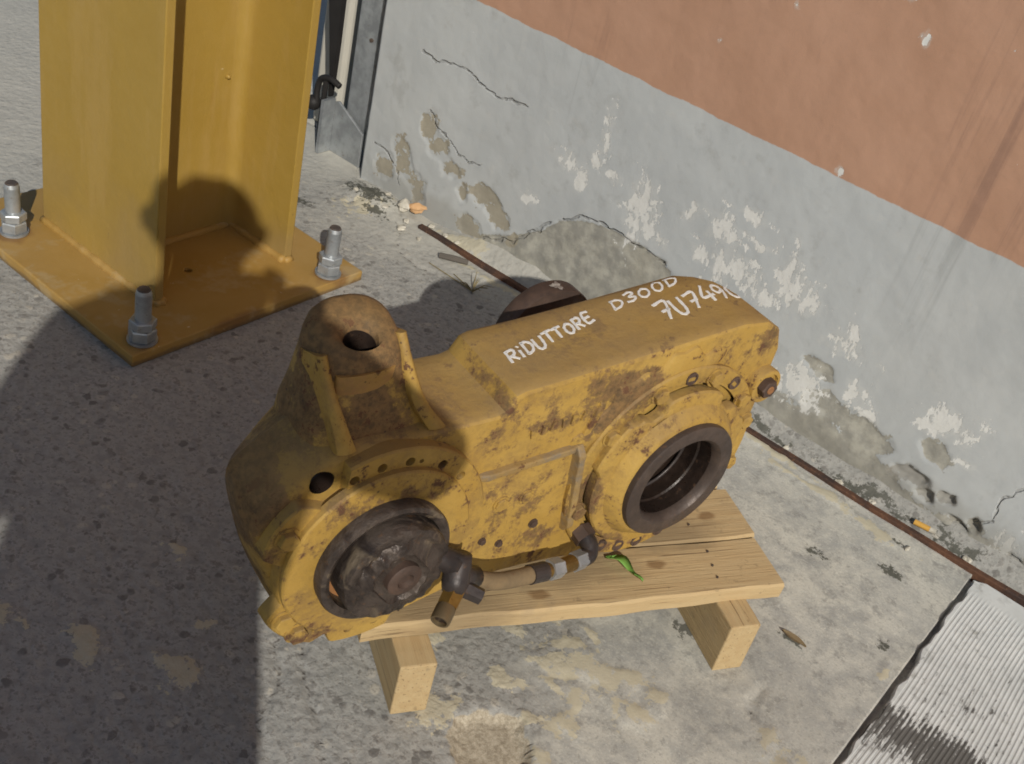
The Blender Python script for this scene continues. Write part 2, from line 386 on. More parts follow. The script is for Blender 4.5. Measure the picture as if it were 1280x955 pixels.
def build_wall():
    U = axis(-1.42, .16, .0036, -1.425, 6.0); U = U[U >= -1.4201]
    Zc = axis(-.02, .76, .0036, -.03, 3.3); Zc = Zc[Zc >= -.0201]
    X, Z = np.meshgrid(U, Zc)
    n1 = fbm(X, Z, 6, 41, 4); n2 = fbm(X, Z, 30, 47, 4, .6)
    # bare concrete patch: below this contour
    eu = np.array([-2, -1.17, -1.12, -1.10, -1.03, -.97, -.94, -.88, -.826, -.76, -.72, -.64, -.56, -.48, -.40, -.33, -.26, -.20, -.13, -.05, .1, 7])
    ez = np.array([-.2, -.05, -.01, .028, .062, .11, .148, .172, .181, .178, .172, .13, .09, .075, .075, .075, .055, .035, .045, .035, .03, .03])
    bare = (np.interp(X, eu, ez)-Z)/.06
    bare = np.clip(bare + (n1-.5)*.35, -1, 1.2)
    bare = np.where((X > -1.14)*(X < -.72), np.where(bare > 0, bare+.75, bare-.75), bare)
    bare = np.maximum(bare, blobs(X, Z, [(-.37, .09, .06, .03), (-.30, .085, .05, .03), (-.42, .14, .03, .015), (-.20, .12, .03, .02)])*.9)
    brown = blobs(X, Z, [(-1.262, .178, .018, .030), (-1.235, .150, .024, .030, -30), (-1.20, .125, .028, .022), (-1.105, .110, .035, .022, -20), (-1.075, .085, .028, .022), (-1.155, .098, .018, .016), (-1.315, .085, .03, .05, 40),
                         (-1.03, .058, .012, .012), (-1.13, .035, .03, .03), (-1.27, .05, .03, .03), (-1.36, .05, .03, .03)])
    white = blobs(X, Z, [(-.894, .335, .011, .040), (-.905, .375, .006, .006), (-.96, .255, .02, .018, -60), (-.925, .235, .011, .022), (-.90, .285, .010, .020), (-.865, .275, .012, .008),
                         (-.800, .232, .026, .048), (-.765, .206, .030, .018), (-.697, .283, .008, .016), (-.64, .268, .040, .022, -15), (-.59, .29, .03, .006, 15), (-.615, .325, .03, .010),
                         (-.60, .225, .05, .03), (-.56, .205, .05, .02), (-.52, .262, .013, .038), (-.49, .238, .032, .022), (-.66, .225, .020, .012),
                         (-.395, .205, .022, .016), (-.385, .222, .010, .022, 20), (-.437, .100, .036, .030), (-.41, .075, .03, .012), (-.345, .145, .022, .016), (-.32, .12, .03, .008),
                         (-.196, .178, .036, .018), (-.225, .16, .02, .01), (-.16, .135, .020, .008), (-.043, .035, .020, .022), (-.33, .20, .006, .01),
                         (-.655, .640, .0075, .0075), (-.465, .672, .006, .010), (-.50, .715, .006, .010), (-.751, .549, .0045, .0045), (-.509, .450, .004, .007), (-1.02, .16, .018, .008)], .020, 1.25)
    hole = blobs(X, Z, [(-.215, .057, .030, .018, 10), (-.185, .040, .020, .014), (-.120, .028, .022, .014), (-.09, .05, .016, .016), (-.155, .060, .018, .014), (-.03, .02, .02, .012)])
    damp = blobs(X, Z, [(-.45, .02, .15, .05), (-.15, .02, .25, .06), (-1.25, .02, .18, .05), (-.80, .02, .12, .03)])
    streak = np.clip(blobs(X, Z, [(-.30, .70, .13, .5), (-1.02, .42, .10, .14), (-.62, .75, .03, .25), (.05, .8, .3, .5)])*1.6, 0, 1)
    crack = np.minimum.reduce([
        poly_d(X, Z, [(-1.312, .308), (-1.28, .306), (-1.25, .314), (-1.215, .317), (-1.17, .305), (-1.133, .298), (-1.10, .303), (-1.062, .31)]),
        poly_d(X, Z, [(-1.27, .215), (-1.255, .19), (-1.22, .178), (-1.19, .160), (-1.165, .155), (-1.13, .165)]),
        poly_d(X, Z, [(-1.10, .030), (-1.06, .038), (-1.02, .062), (-.985, .10), (-.955, .135)]),
        poly_d(X, Z, [(-.935, .150), (-.90, .172), (-.86, .182), (-.80, .178), (-.75, .178), (-.72, .170)]),
        poly_d(X, Z, [(-.05, .19), (-.07, .14), (-.085, .105), (-.075, .07), (-.10, .045)]),
        poly_d(X, Z, [(-1.40, .09), (-1.36, .085), (-1.33, .06), (-1.32, .03)])])
    loss = np.clip(np.maximum(np.maximum(bare, brown)*6, white*0), 0, 1)
    Yd = WN + (n1-.5)*.0035 + (n2-.5)*.0018 + loss*.0022 + np.clip(hole*2.5, 0, 1)*.009*(.6+n2) + np.clip(bare*3, 0, 1)*(fbm(X, Z, 22, 53, 4, .6)-.5)*.006
    far = (Z > .9) | (X > .4)
    Yd = np.where(far, WN, Yd)
    # the low part of the plinth leans out into the fillet
    o = grid_mesh('wall', X, Yd, Z, dict(bare=bare, brown=brown, white=white, hole=hole, damp=damp, streak=streak, crack=crack), mat_wall())
    # back, ends and top so the wall is a solid
    bm = bmesh.new(); bm.from_mesh(o.data)
    bnd = [e for e in bm.edges if e.is_boundary]
    ret = bmesh.ops.extrude_edge_only(bm, edges=bnd)
    nv = [v for v in ret['geom'] if isinstance(v, bmesh.types.BMVert)]
    for v in nv: v.co.y = WN+.28
    be = [e for e in ret['geom'] if isinstance(e, bmesh.types.BMEdge) and e.is_boundary]
    bmesh.ops.edgeloop_fill(bm, edges=be); bm.to_mesh(o.data); bm.free()
    o.rotation_euler = (0, 0, WALL_YAW)
    tag(o, 'salmon painted plaster wall with peeling grey skirting band', 'wall')
    return o
build_wall()

# ================================================================ steel strip along the wall
def rust_mat(name, a=(.115, .055, .032), b=(.05, .032, .026), c=(.20, .10, .055), rough=.85):
    N = NT(name); n = N.noise(25, 4, .7); f = N.noise(130, 4, .7)
    col = N.mix(N.step(n, .35, .65), a, b); col = N.mix(N.step(f, .55, .72, 0, .8), col, c)
    return N.out(col, rough, N.bump(f, .0015, .9))
M_RUST = rust_mat('rusty_steel')
def build_rail():
    us = np.linspace(-1.215, 1.2, 260); v = []; 
    for u_ in us:
        j = .0015*math.sin(u_*9)+.001*math.sin(u_*31); zt = .0075+.002*math.sin(u_*5.3)
        v += [(u_, 1.534+j, -.03), (u_, 1.534+j, zt-.0015), (u_, 1.5355+j, zt), (u_, 1.5445+j, zt), (u_, 1.546+j, zt-.0015), (u_, 1.546+j, -.03)]
    k = 6; f = []
    for i in range(len(us)-1):
        for j in range(k): f.append((i*k+j, i*k+(j+1) % k, (i+1)*k+(j+1) % k, (i+1)*k+j))
    f += [tuple(range(k)), tuple(range((len(us)-1)*k, len(us)*k))]
    o = pyd('steel_strip', v, f, M_RUST); o.rotation_euler = (0, 0, WALL_YAW)
    tag(o, 'thin rusty steel strip set in the concrete along the wall foot', 'rail')
build_rail()

# ================================================================ white ribbed slab
def build_slab():
    N = NT('ribbed_white'); x, y, z = N.sep()
    fine = N.noise(60, 4, .65); mid = N.noise(9, 4, .65)
    col = N.mix(N.step(mid, .3, .7), (.52, .53, .515), (.63, .635, .615))
    col = N.mix(N.step(fine, .5, .75, 0, .6), col, (.36, .36, .34))
    wv = N.warp(.05, 14)
    d = N.math('MAXIMUM', N.blob(wv, (.12, 1.150, 0), (.40, .062, 1)), N.math('MULTIPLY', N.blob(wv, (.05, 1.25, 0), (.25, .10, 1)), .12))
    d = N.math('MAXIMUM', d, N.math('MULTIPLY', N.blob(wv, (.03, 1.36, 0), (.20, .05, 1)), .05))
    spots = N.noise(75, 4, .7, vec=N.scalev((1.9, .6, 1)))
    low = N.math('MULTIPLY', N.step(N.math('FRACT', N.math('DIVIDE', N.math('ADD', x, .0524), .0060)), .30, .42), .28)
    dm = N.step(N.math('ADD', N.math('ADD', d, N.math('MULTIPLY', N.math('SUBTRACT', spots, .5), 2.2)), N.math('MULTIPLY', low, N.step(d, -.1, .3))), .30, .62)
    col = N.mix(N.math('MULTIPLY', dm, .88), col, (.065, .058, .05))
    col = N.mix(N.step(N.noise(30, 4, .7), .62, .72, 0, .5), col, (.26, .25, .22))
    m = N.out(col, .75, N.bump(fine, .001, .5))
    pitch = .0060; us, hs = [], []
    u_ = -.050
    us += [-.0535, -.0535, -.0515]; hs += [-.03, .002, .004]
    while u_ < .75:
        us += [u_, u_+pitch*.28, u_+pitch*.40, u_+pitch*.82]; hs += [.0040, .0040, .0033, .0033]; u_ += pitch
    us += [u_, u_]; hs += [.004, -.03]
    us = np.array(us); hs = np.array(hs)
    ns = np.concatenate([np.linspace(.1, 1.44, 135), np.linspace(1.445, 1.522, 18), [1.526]])
    V, k = [], len(us)
    for n_ in ns:
        flat = np.clip((n_-1.468)/.02, 0, 1)
        for a, h in zip(us, hs):
            hh = h*(1-flat)+.0036*flat if h > -.01 else h
            nn = n_
            c = max(0, -.022-a)                                   # rounded corner
            if n_ > 1.50: nn = min(n_, 1.526-c*c/.035*.5)
            if n_ == ns[-1] and h > -.01: hh = .0005
            V.append((a+.0018*math.sin(n_*17)+(.0022*math.sin(n_*61)+.0014*math.sin(n_*143) if a < -.05 else 0), nn, hh+.0015+.0012*math.sin(n_*6+a*4)))
    F = [(i*k+j, i*k+j+1, (i+1)*k+j+1, (i+1)*k+j) for i in range(len(ns)-1) for j in range(k-1)]
    o = pyd('ribbed_slab', V, F, m)
    bm = bmesh.new(); bm.from_mesh(o.data)
    be = [e for e in bm.edges if e.is_boundary]
    r = bmesh.ops.extrude_edge_only(bm, edges=be)
    for v in r['geom']:
        if isinstance(v, bmesh.types.BMVert): v.co.z = -.034
    bm.to_mesh(o.data); bm.free()
    o.rotation_euler = (0, 0, WALL_YAW)
    tag(o, 'white finely ribbed floor slab with a black dirt band', 'slab')
build_slab()

# ================================================================ steel column with base plate and anchor bolts
def mat_colpaint():
    N = NT('ochre_gloss_paint'); big = N.noise(3, 4, .6); fine = N.noise(50, 4, .6)
    col = N.mix(N.step(big, .3, .7), (.322, .203, .037), (.355, .229, .048))
    col = N.mix(N.step(N.noise(14, 4, .7, vec=N.scalev((1, 1, .35))), .60, .74, 0, .45), col, (.29, .16, .04))
    col = N.mix(N.step(N.noise(60, 4, .6), .74, .78), col, (.52, .42, .22))
    sc1 = N.noise(9, 7, .8, vec=N.scalev((1, 1, .5))); col = N.mix(N.step(sc1, .625, .66, 0, .75), col, (.20, .125, .045))
    col = N.mix(N.step(N.noise(5, 6, .7, vec=N.scalev((2.5, 2.5, .4))), .50, .64, 0, .35), col, (.40, .262, .085))
    x, y, z = N.sep(); dirt = N.step(N.math('ADD', z, N.math('MULTIPLY', N.math('SUBTRACT', big, .5), .5)), .0, .16, .5, 0); col = N.mix(dirt, col, (.28, .20, .10))
    return N.out(col, N.step(fine, .3, .7, .42, .62), N.bump(N.math('ADD', N.noise(35, 4, .6), N.math('MULTIPLY', N.noise(6, 3), 1.5)), .0016, .5), spec=.4)
def mat_plate():
    N = NT('ochre_plate_paint'); big = N.noise(7, 4, .65); fine = N.noise(70, 4, .6); x, y, z = N.sep()
    col = N.mix(N.step(big, .3, .7), (.335, .198, .046), (.375, .232, .07))
    wv = N.warp(.05, 20)
    rust = N.math('MAXIMUM', N.blob(wv, (.235, .02, .02), (.26, .035, .05)), N.blob(wv, (.02, .18, .02), (.05, .1, .05)))
    for c_ in ((-.027, .036, .02), (-.025, .406, .02), (-.379, .045, .02)): rust = N.math('MAXIMUM', rust, N.blob(wv, c_, (.05, .05, .05)))
    rust = N.step(N.math('ADD', rust, N.math('MULTIPLY', N.math('SUBTRACT', big, .5), 1.0)), .25, .6, 0, .75)
    col = N.mix(rust, col, (.20, .10, .035))
    edge = N.step(N.math('ADD', z, N.math('MULTIPLY', N.math('SUBTRACT', N.noise(30, 4), .5), .012)), .004, .012, .8, 0)
    col = N.mix(edge, col, (.14, .09, .045))
    col = N.mix(N.step(fine, .70, .75, 0, .8), col, (.58, .50, .36))
    dust = N.step(N.noise(11, 4, .7), .52, .66, 0, .45); col = N.mix(dust, col, (.42, .33, .19))
    return N.out(col, .55, N.bump(fine, .001, .5), spec=.4)
def mat_galv(name='galvanised_steel', base=(.42, .44, .45), rough=.45):
    N = NT(name); v = N.noise(30, 4, .6); f = N.noise(140, 4, .6)
    col = N.mix(N.step(v, .35, .65), base, tuple(c*.68 for c in base))
    col = N.mix(N.step(f, .62, .72, 0, .6), col, (.22, .17, .12))
    return N.out(col, N.step(v, .3, .7, rough-.08, rough+.15), N.bump(f, .0006, .5), metal=.55)
M_COL, M_PLATE, M_GALV = mat_colpaint(), mat_plate(), mat_galv()
M_DARKSTEEL = rust_mat('dark_rod_end', (.10, .075, .06), (.06, .05, .045), (.16, .10, .06), .6)

def build_column():
    yaw = R(-31.3)
    root = empty('steel_column', (-.542, 1.306, 0), yaw, 'ochre painted steel H-section column welded to a bolted base plate', 'column')
    # local x = c1 (towards lower right), y = c2 (away); plate corner at the origin
    PL, PW, T = .487, .466, .020
    o = pyd('base_plate', *prism([(-PL, 0.0), (0, 0.0), (0, T), (-PL, T)], 0, PW), M_PLATE, root)
    cut(o, *lathe([(.0, -.02), (.006, -.02), (.006, .05), (0, .05)], 0, 0, 16)) if False else None
    hole = [(-.150 + .006*math.cos(t), .212+.006*math.sin(t)) for t in np.linspace(0, 2*math.pi, 14, endpoint=False)]
    hv = [(x, y, -.01) for x, y in hole] + [(x, y, .05) for x, y in hole]
    cut(o, hv, loft([hv[:14], hv[14:]])[1]); bevel(o, .0025, 2)
    y0, y1, x0, x1, tf, tw, HT = .105, .383, -.392, -.092, .016, .011, 4.2
    xm = (x0+x1)/2; rr = .022
    def fil(cx, cy, a0, a1): return [(cx+rr*math.cos(R(a)), cy+rr*math.sin(R(a))) for a in np.linspace(a0, a1, 6)]
    out = [(x0, y0), (x1, y0), (x1, y0+tf)]
    out += fil(xm+tw/2+rr, y0+tf+rr, 270, 180) + fil(xm+tw/2+rr, y1-tf-rr, 180, 90)
    out += [(x1, y1-tf), (x1, y1), (x0, y1), (x0, y1-tf)]
    out += fil(xm-tw/2-rr, y1-tf-rr, 90, 0) + fil(xm-tw/2-rr, y0+tf+rr, 0, -90) + [(x0, y0+tf)]
    zs = [T+.0005, .6, 1.2, HT]
    col = pyd('column_shaft', *loft([[(x, y, z) for x, y in out] for z in zs]), M_COL, root); autosmooth(col, 30)
    bevel(col, .0018, 2, 60)
    # weld beads round the foot
    bm = bmesh.new()
    def bead(p, q, r=.0075):
        n = max(2, int((Vector(q)-Vector(p)).length/.009)); pts = [Vector(p).lerp(Vector(q), i/n) for i in range(n+1)]
        v, f = tube(pts, [r*(1+.18*random.uniform(-1, 1)) for _ in pts], 8)
        bv = [bm.verts.new(c) for c in v]; [bm.faces.new([bv[i] for i in g]) for g in f]
    z = T+.0015
    bead((x0, y0, z), (x1, y0, z)); bead((x1, y0, z), (x1, y0+tf, z)); bead((x1, y0+tf, z), (xm+tw/2, y0+tf, z))
    bead((xm+tw/2, y0+tf, z), (xm+tw/2, y1-tf, z)); bead((xm+tw/2, y1-tf, z), (x1, y1-tf, z)); bead((x1, y1-tf, z), (x1, y1, z))
    frombm('weld_bead', bm, M_PLATE, root, True)
    # paint runs on the far flange / web corner
    bm = bmesh.new()
    for (px, py, pz, l) in ((xm+tw/2+.004, y1-tf-.012, .44, .018), (xm+tw/2+.03, y1-tf-.0005, .44, .012), (xm+tw/2+.002, y1-tf-.03, .30, .012)):
        bmesh.ops.create_icosphere(bm, subdivisions=2, radius=1, matrix=Matrix.Translation((px, py, pz)) @ Matrix.Diagonal((l*.45, .004, .004, 1)))
    frombm('paint_blob', bm, M_COL, root, True)
    return root, T
col_root, PT = build_column()

def hexa(r, z0, z1, rot=0, ch=.12):
    a = [R(60*i)+rot for i in range(6)]; b = (z1-z0)*ch
    rg = lambda rr, z: [(rr*math.cos(t), rr*math.sin(t), z) for t in a]
    return loft([rg(r*.93, z0), rg(r, z0+b), rg(r, z1-b), rg(r*.93, z1)])
def build_bolt(loc, lean, rot, label):
    root = empty('anchor_bolt', loc, rot, label, 'bolt', 'anchor bolts of the column base plate')
    root.rotation_euler = (lean[0], lean[1], rot)
    # threaded rod: ridged profile
    prof = [(0, -.001)]; z = .0
    prof = [(.0, 0.0), (.0115, 0.0)]
    while z < .083: prof += [(.0121, z), (.0112, z+.0014)]; z += .0028
    prof += [(.0108, .086), (.0095, .0885)]
    v, f = lathe(prof[1:], 0, 0, 20); v = [(x, -zz, y) for x, y, zz in v]
    sh = pyd('threaded_rod', v, f, M_GALV, root, True)
    v, f = lathe([(.0100, .0878), (.0085, .0900), (0, .0903)], 0, 0, 20); v = [(x, -zz, y) for x, y, zz in v]
    pyd('rod_end', v, f, M_DARKSTEEL, sh)
    wv = [(x, -zz, y) for x, y, zz in lathe([(.012, 0), (.0225, 0), (.0225, .0035), (.012, .0035)], 0, 0, 28)[0]]
    pyd('washer', wv, lathe([(.012, 0), (.0225, 0), (.0225, .0035), (.012, .0035)], 0, 0, 28)[1], M_GALV, root)
    pyd('nut', *hexa(.0208, .0037, .0225), M_GALV, root); pyd('nut', *hexa(.0203, .0230, .0375, .35), M_GALV, root)
    return root
zb = PT+.0006
build_bolt((-.546, 1.351, zb), (0, .0, 0), .2, 'steel anchor bolt at the plate corner in the person\'s shadow')
build_bolt((-.352, 1.666, zb), (0, .03, 0), .7, 'sunlit anchor bolt beside the grey wall, nearest the gearbox lug')
build_bolt((-.842, 1.542, zb), (0, -.02, 0), 1.1, 'sunlit anchor bolt on the plate corner away from the wall')

# ================================================================ galvanised gate post at the wall end
def build_post():
    ya = WALL_YAW; c, s = math.cos(ya), math.sin(ya)
    wp = lambda u_, n_: (u_*c-n_*s, u_*s+n_*c, 0)
    root = empty('gate_post', wp(-1.49, 1.62), ya, 'galvanised steel gate post with triangular foot bracket at the wall end', 'post')
    bm = bmesh.new(); box(bm, (0, .032, 1.18), (.064, .064, 2.30)); o = frombm('post_tube', bm, M_GALV, root); bevel(o, .006, 3)
    out = [(-.054, .0), (.036, -.002), (.034, .072), (-.042, .112), (-.052, .108)]
    o = pyd('foot_bracket', *prism(out, -.012, -.006), M_GALV, root); bevel(o, .001, 1)
    o = pyd('foot_bracket', *prism([(-.058, .0), (-.050, .0), (-.050, .115), (-.058, .115)], -.045, -.0125), M_GALV, root)
    bm = bmesh.new(); v, f = cyl_between((.012, -.0035, .26), (.012, .006, .26), .004, seg=10)
    bv = [bm.verts.new(p) for p in v]; [bm.faces.new([bv[i] for i in g]) for g in f]
    frombm('screw', bm, M_DARKSTEEL, root)
    NJ = NT('jamb_plaster'); jm = NJ.out(NJ.mix(NJ.noise(12, 4), (.46, .43, .36), (.56, .53, .46)), .9)
    jb = empty('gate_jamb', wp(-1.632, 1.675), ya, 'pale plastered gate jamb standing behind the galvanised post', 'jamb')
    bm = bmesh.new(); box(bm, (0, .05, 1.2), (.075, .10, 2.40)); o = frombm('jamb_face', bm, jm, jb); bevel(o, .008, 2)
    N = NT('black_rubber'); blk = N.out(N.mix(N.noise(40), (.012, .011, .011), (.028, .025, .023)), .6)
    r2_ = empty('gate_stop', wp(-1.575, 1.615), ya, 'black tapered gate stop bar with hooked ball end beside the post', 'gate stop')
    rings = []
    for z, wd, off in ((.11, .004, .012), (.145, .008, .012), (.22, .022, .006), (.30, .036, -.002), (.5, .05, -.01), (1.7, .05, -.01)):
        rings.append([(off-wd/2, -.006, z), (off+wd/2, -.006, z), (off+wd/2, .006, z), (off-wd/2, .006, z)])
    pyd('stop_bar', *loft(rings), blk, r2_)
    pyd('hook', *tube(spline([(.045, -.012, .146), (.02, -.014, .152), (-.006, -.014, .142), (-.014, -.014, .115), (-.012, -.014, .09)]), .0065, 10), blk, r2_, True)
    bm = bmesh.new(); bmesh.ops.create_uvsphere(bm, u_segments=18, v_segments=12, radius=.016, matrix=Matrix.Translation((-.020, -.014, .085)))
    frombm('ball', bm, blk, r2_, True)
    pyd('spike', *tube([(.006, -.012, .145), (.004, -.012, .06), (.002, -.012, .004)], [.006, .005, .003], 8), blk, r2_)
build_post()

# ================================================================ wooden pallet
def mat_wood():
    N = NT('raw_pine'); x, y, z = N.sep()
    oi = N.t.nodes.new('ShaderNodeObjectInfo').outputs['Random']
    gv = N.scalev((1.2, 16, 16)); grain = N.noise(6, 4, .65, .6, vec=gv); g2 = N.noise(22, 4, .6, vec=N.scalev((.8, 20, 20)))
    col = N.mix(N.step(grain, .3, .7), (.47, .355, .195), (.42, .30, .155))
    col = N.mix(N.step(g2, .5, .7, 0, .3), col, (.40, .275, .135))
    col = N.mix(N.math('MULTIPLY', oi, .25), col, (.60, .43, .23))
    col = N.mix(N.step(N.noise(16, 4, .7), .55, .75, 0, .5), col, (.33, .25, .155))
    wv = N.warp(.06, 16, 4); gm = None
    for c_, r_ in (((-.30, .07, .1), (.16, .07, .1)), ((-.44, .03, .1), (.12, .08, .1)), ((-.12, .10, .1), (.10, .05, .1))):
        b_ = N.blob(wv, c_, r_); gm = b_ if gm is None else N.math('MAXIMUM', gm, b_)
    col = N.mix(N.step(N.math('ADD', gm, N.math('MULTIPLY', N.math('SUBTRACT', grain, .5), .9)), .05, .7, 0, .6), col, (.20, .15, .09))
    col = N.mix(N.step(N.noise(45, 5, .75), .60, .68, 0, .5), col, (.22, .16, .09))
    for kx, ky in ((-.16, .052), (-.33, .022), (-.05, .128), (-.27, .135), (-.12, -.02)):
        kb = N.blob(N.warp(.010, 60, 2), (kx, ky, .095), (.013, .0075, .05)); col = N.mix(N.step(kb, -.35, .35, 0, .75), col, (.20, .115, .05))
    split = N.step(N.noise(5, 3, .5, vec=N.scalev((.9, 60, 60))), .655, .675, 0, .7); col = N.mix(split, col, (.13, .085, .045))
    return N.out(col, .8, N.bump(N.math('ADD', grain, g2), .0012, .7), spec=.2)
M_WOOD = mat_wood()
def build_pallet():
    yaw = R(27.2)
    root = empty('pallet', (.397, 1.094, 0), yaw, 'raw pine pallet of planks on two runners under the gearbox', 'pallet')
    # local x along the boards (negative to the left), y away; front right board corner at the origin
    def plank(y0, y1, x0, x1, z0, z1, nm='board', sh=0.0):
        rings = []; K = 26
        for i in range(K+1):
            t = i/K; x = x0+(x1-x0)*t; w1 = .0016*math.sin(9*t+y0*40)+.0009*math.sin(31*t+y0*11); b = .0012*math.sin(5*t+y0*9)
            rings.append([(x+sh*0, y0+w1, z0+b), (x, y0+w1-.001, z1-.003+b), (x, y0+w1+.002, z1+b), (x, y1-.002-w1*.5, z1+b), (x, y1-w1*.5, z1-.003+b), (x, y1-w1*.5, z0+b)])
        o = pyd(nm, *loft(rings), M_WOOD, root); autosmooth(o, 35); return o
    zt = .105
    bs = [plank(.000, .0845, -.545, 0, .0825, zt), plank(.0885, .178, -.52, .004, .0825, zt+.0005), plank(.184, .270, -.53, -.004, .0825, zt-.001)]
    # runners stick out towards the camera
    def runner(x0, x1, y0, y1):
        o = pyd('runner', *prism([(y0, .001), (y1, .001), (y1, .082), (y0, .082)], x0, x1), M_WOOD, root)
        o.rotation_euler = (0, 0, R(90)); o.data.transform(Matrix.Rotation(R(180), 4, 'Y') @ Matrix.Identity(4)) if False else None
        return o
    for xa in (-.0905, -.508):
        rings = []
        for y in (-.040, -.020, .05, .28):
            j = .0 if y > -.03 else .001
            rings.append([(xa, y, .0012), (xa+.0425, y, .0012), (xa+.0425, y, .082-j), (xa, y, .082-j)])
        o = pyd('runner', *loft(rings), M_WOOD, root)
        # grain runs along y: rotate the object and its data oppositely so object x follows the beam
        o.data.transform(Matrix.Rotation(R(-90), 4, 'Z')); o.rotation_euler = (0, 0, R(90)); bevel(o, .002, 2)
    nm = rust_mat('nail_head', (.08, .06, .05), (.04, .03, .03), (.1, .07, .05), .6)
    me = None
    for k, (x, y) in enumerate([(-.088, .022), (-.085, .042), (-.080, .066), (-.084, .115), (-.088, .15), (-.50, .02), (-.50, .06)]):
        z = zt+(.0005 if y > .085 else 0)+.0004
        if me is None:
            v, f = cyl_between((0, 0, -.003), (0, 0, .0005), .0015, seg=10); o = pyd('nail', v, f, nm, root); me = o.data
        else: o = bpy.data.objects.new('nail', me); COL.objects.link(o); o.parent = root
        o.location = (x, y, z)
build_pallet()

# ================================================================ gearbox
Z0 = .105
GX = (.208, 1.093, Z0)
GB = empty('gearbox', GX, R(43), 'worn yellow transfer gearbox with two round openings and white hand lettering', 'gearbox')
def mat_yellow(name, dust=1.0, grime_shade=(), base=None):
    N = NT(name); x, y, z = N.sep()
    big = N.noise(7, 4, .65); mid = N.noise(30, 6, .74); fine = N.noise(130, 4, .72)
    col = N.mix(N.step(big, .3, .7), (.365, .220, .045), (.425, .272, .068))
    if base: col = N.mix(N.step(mid, .3, .55, .9, .4), col, base)
    col = N.mix(N.step(mid, .5, .72, 0, .75), col, (.33, .19, .045))
    # dried grease and dirt film
    film = N.step(N.math('ADD', N.math('MULTIPLY', N.noise(13, 7, .76, .4), .75), N.math('MULTIPLY', fine, .25)), .45, .62, 0, .7)
    col = N.mix(film, col, (.245, .150, .050))
    wv = N.warp(.05, 22, 4); gm = None
    for c, r, a in grime_shade:  # dirt patches; those of the lug also carry painted shade
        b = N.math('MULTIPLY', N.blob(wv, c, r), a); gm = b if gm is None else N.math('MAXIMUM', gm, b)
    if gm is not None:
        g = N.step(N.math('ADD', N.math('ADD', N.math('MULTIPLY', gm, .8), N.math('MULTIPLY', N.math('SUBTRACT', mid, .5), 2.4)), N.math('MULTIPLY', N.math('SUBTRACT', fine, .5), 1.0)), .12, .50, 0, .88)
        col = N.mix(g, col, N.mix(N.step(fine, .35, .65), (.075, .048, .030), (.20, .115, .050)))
    # rust chips
    chip = N.step(N.math('ADD', mid, N.math('MULTIPLY', fine, .6)), .915, .945)
    col = N.mix(N.math('MULTIPLY', chip, .9), col, N.mix(fine, (.05, .03, .022), (.15, .065, .03)))
    pit = N.step(N.vor(75), .05, .12, .8, 0); pit = N.math('MULTIPLY', pit, N.step(N.noise(9, 3), .50, .60))
    col = N.mix(pit, col, (.06, .04, .03))
    # dust lying on what faces up
    gn = N.t.nodes.new('ShaderNodeNewGeometry'); nz = N.sep(gn.outputs['Normal'])[2]
    dm = N.math('MULTIPLY', N.step(nz, .35, .95), N.step(N.noise(6, 4, .65), .25, .65, .35, .85))
    col = N.mix(N.math('MULTIPLY', dm, dust), col, N.mix(mid, (.345, .225, .085), (.27, .185, .085)))
    rough = N.step(mid, .3, .7, .55, .85)
    n = N.bump(N.math('ADD', N.math('MULTIPLY', mid, .6), N.math('MULTIPLY', fine, .4)), .0024, .8)
    return N.out(col, rough, n, spec=.3)
def L(a, b, z): return (a, b, z-Z0)
GR = [(L(-.25, 0, .26), (.13, .04, .10), .36), (L(-.22, 0, .37), (.16, .04, .06), .36), (L(.04, 0, .40), (.10, .04, .05), .32), (L(-.36, .0, .40), (.10, .08, .03), .8), (L(-.20, .0, .36), (.06, .03, .025), .55), (L(-.155, .0, .385), (.05, .04, .04), .95), (L(-.10, .0, .395), (.06, .04, .018), 1.0),
      (L(-.21, 0, .25), (.035, .03, .035), .6), (L(-.19, 0, .19), (.07, .03, .03), .55), (L(-.28, 0, .365), (.035, .03, .02), .5),
      (L(-.545, .05, .35), (.08, .10, .12), 1.4), (L(-.50, .03, .42), (.08, .09, .06), 1.1), (L(-.42, .03, .42), (.12, .09, .06), .6),
      (L(.095, .02, .41), (.035, .04, .03), .9), (L(.06, .0, .41), (.035, .02, .012), .7), (L(-.13, .05, .425), (.018, .09, .03), .75), (L(-.33, .045, .39), (.045, .04, .02), .55),
      (L(-.285, .02, .40), (.012, .07, .03), .9), (L(-.54, .06, .20), (.08, .1, .12), 1.1), (L(-.30, .06, .40), (.05, .09, .02), .45), (L(-.20, .05, .42), (.14, .10, .02), .35), (L(-.25, .06, .14), (.3, .1, .03), .8)]
M_YEL = mat_yellow('yellow_housing', 1.0, GR)
FLG = [(L(-.03, -.01, .26), (.15, .08, .15), .30), (L(-.13, -.01, .37), (.06, .05, .04), 1.0), (L(-.145, -.01, .24), (.035, .05, .06), .85), (L(-.10, -.01, .16), (.06, .05, .04), .9), (L(0, -.01, .125), (.08, .05, .02), .6), (L(.06, -.01, .365), (.03, .05, .02), .7),
       (L(-.07, -.01, .35), (.05, .03, .02), .5)]
M_YELR = mat_yellow('yellow_bearing_cover', .8, FLG)
M_YELL = mat_yellow('yellow_hub_cover', .9, [(L(-.42, -.02, .27), (.13, .08, .12), .34), (L(-.42, -.02, .33), (.09, .06, .05), .5), (L(-.49, -.02, .36), (.04, .05, .03), .9), (L(-.53, -.02, .27), (.03, .05, .06), .8), (L(-.36, -.02, .33), (.03, .05, .02), .4), (L(-.47, -.02, .17), (.06, .05, .03), .5)])
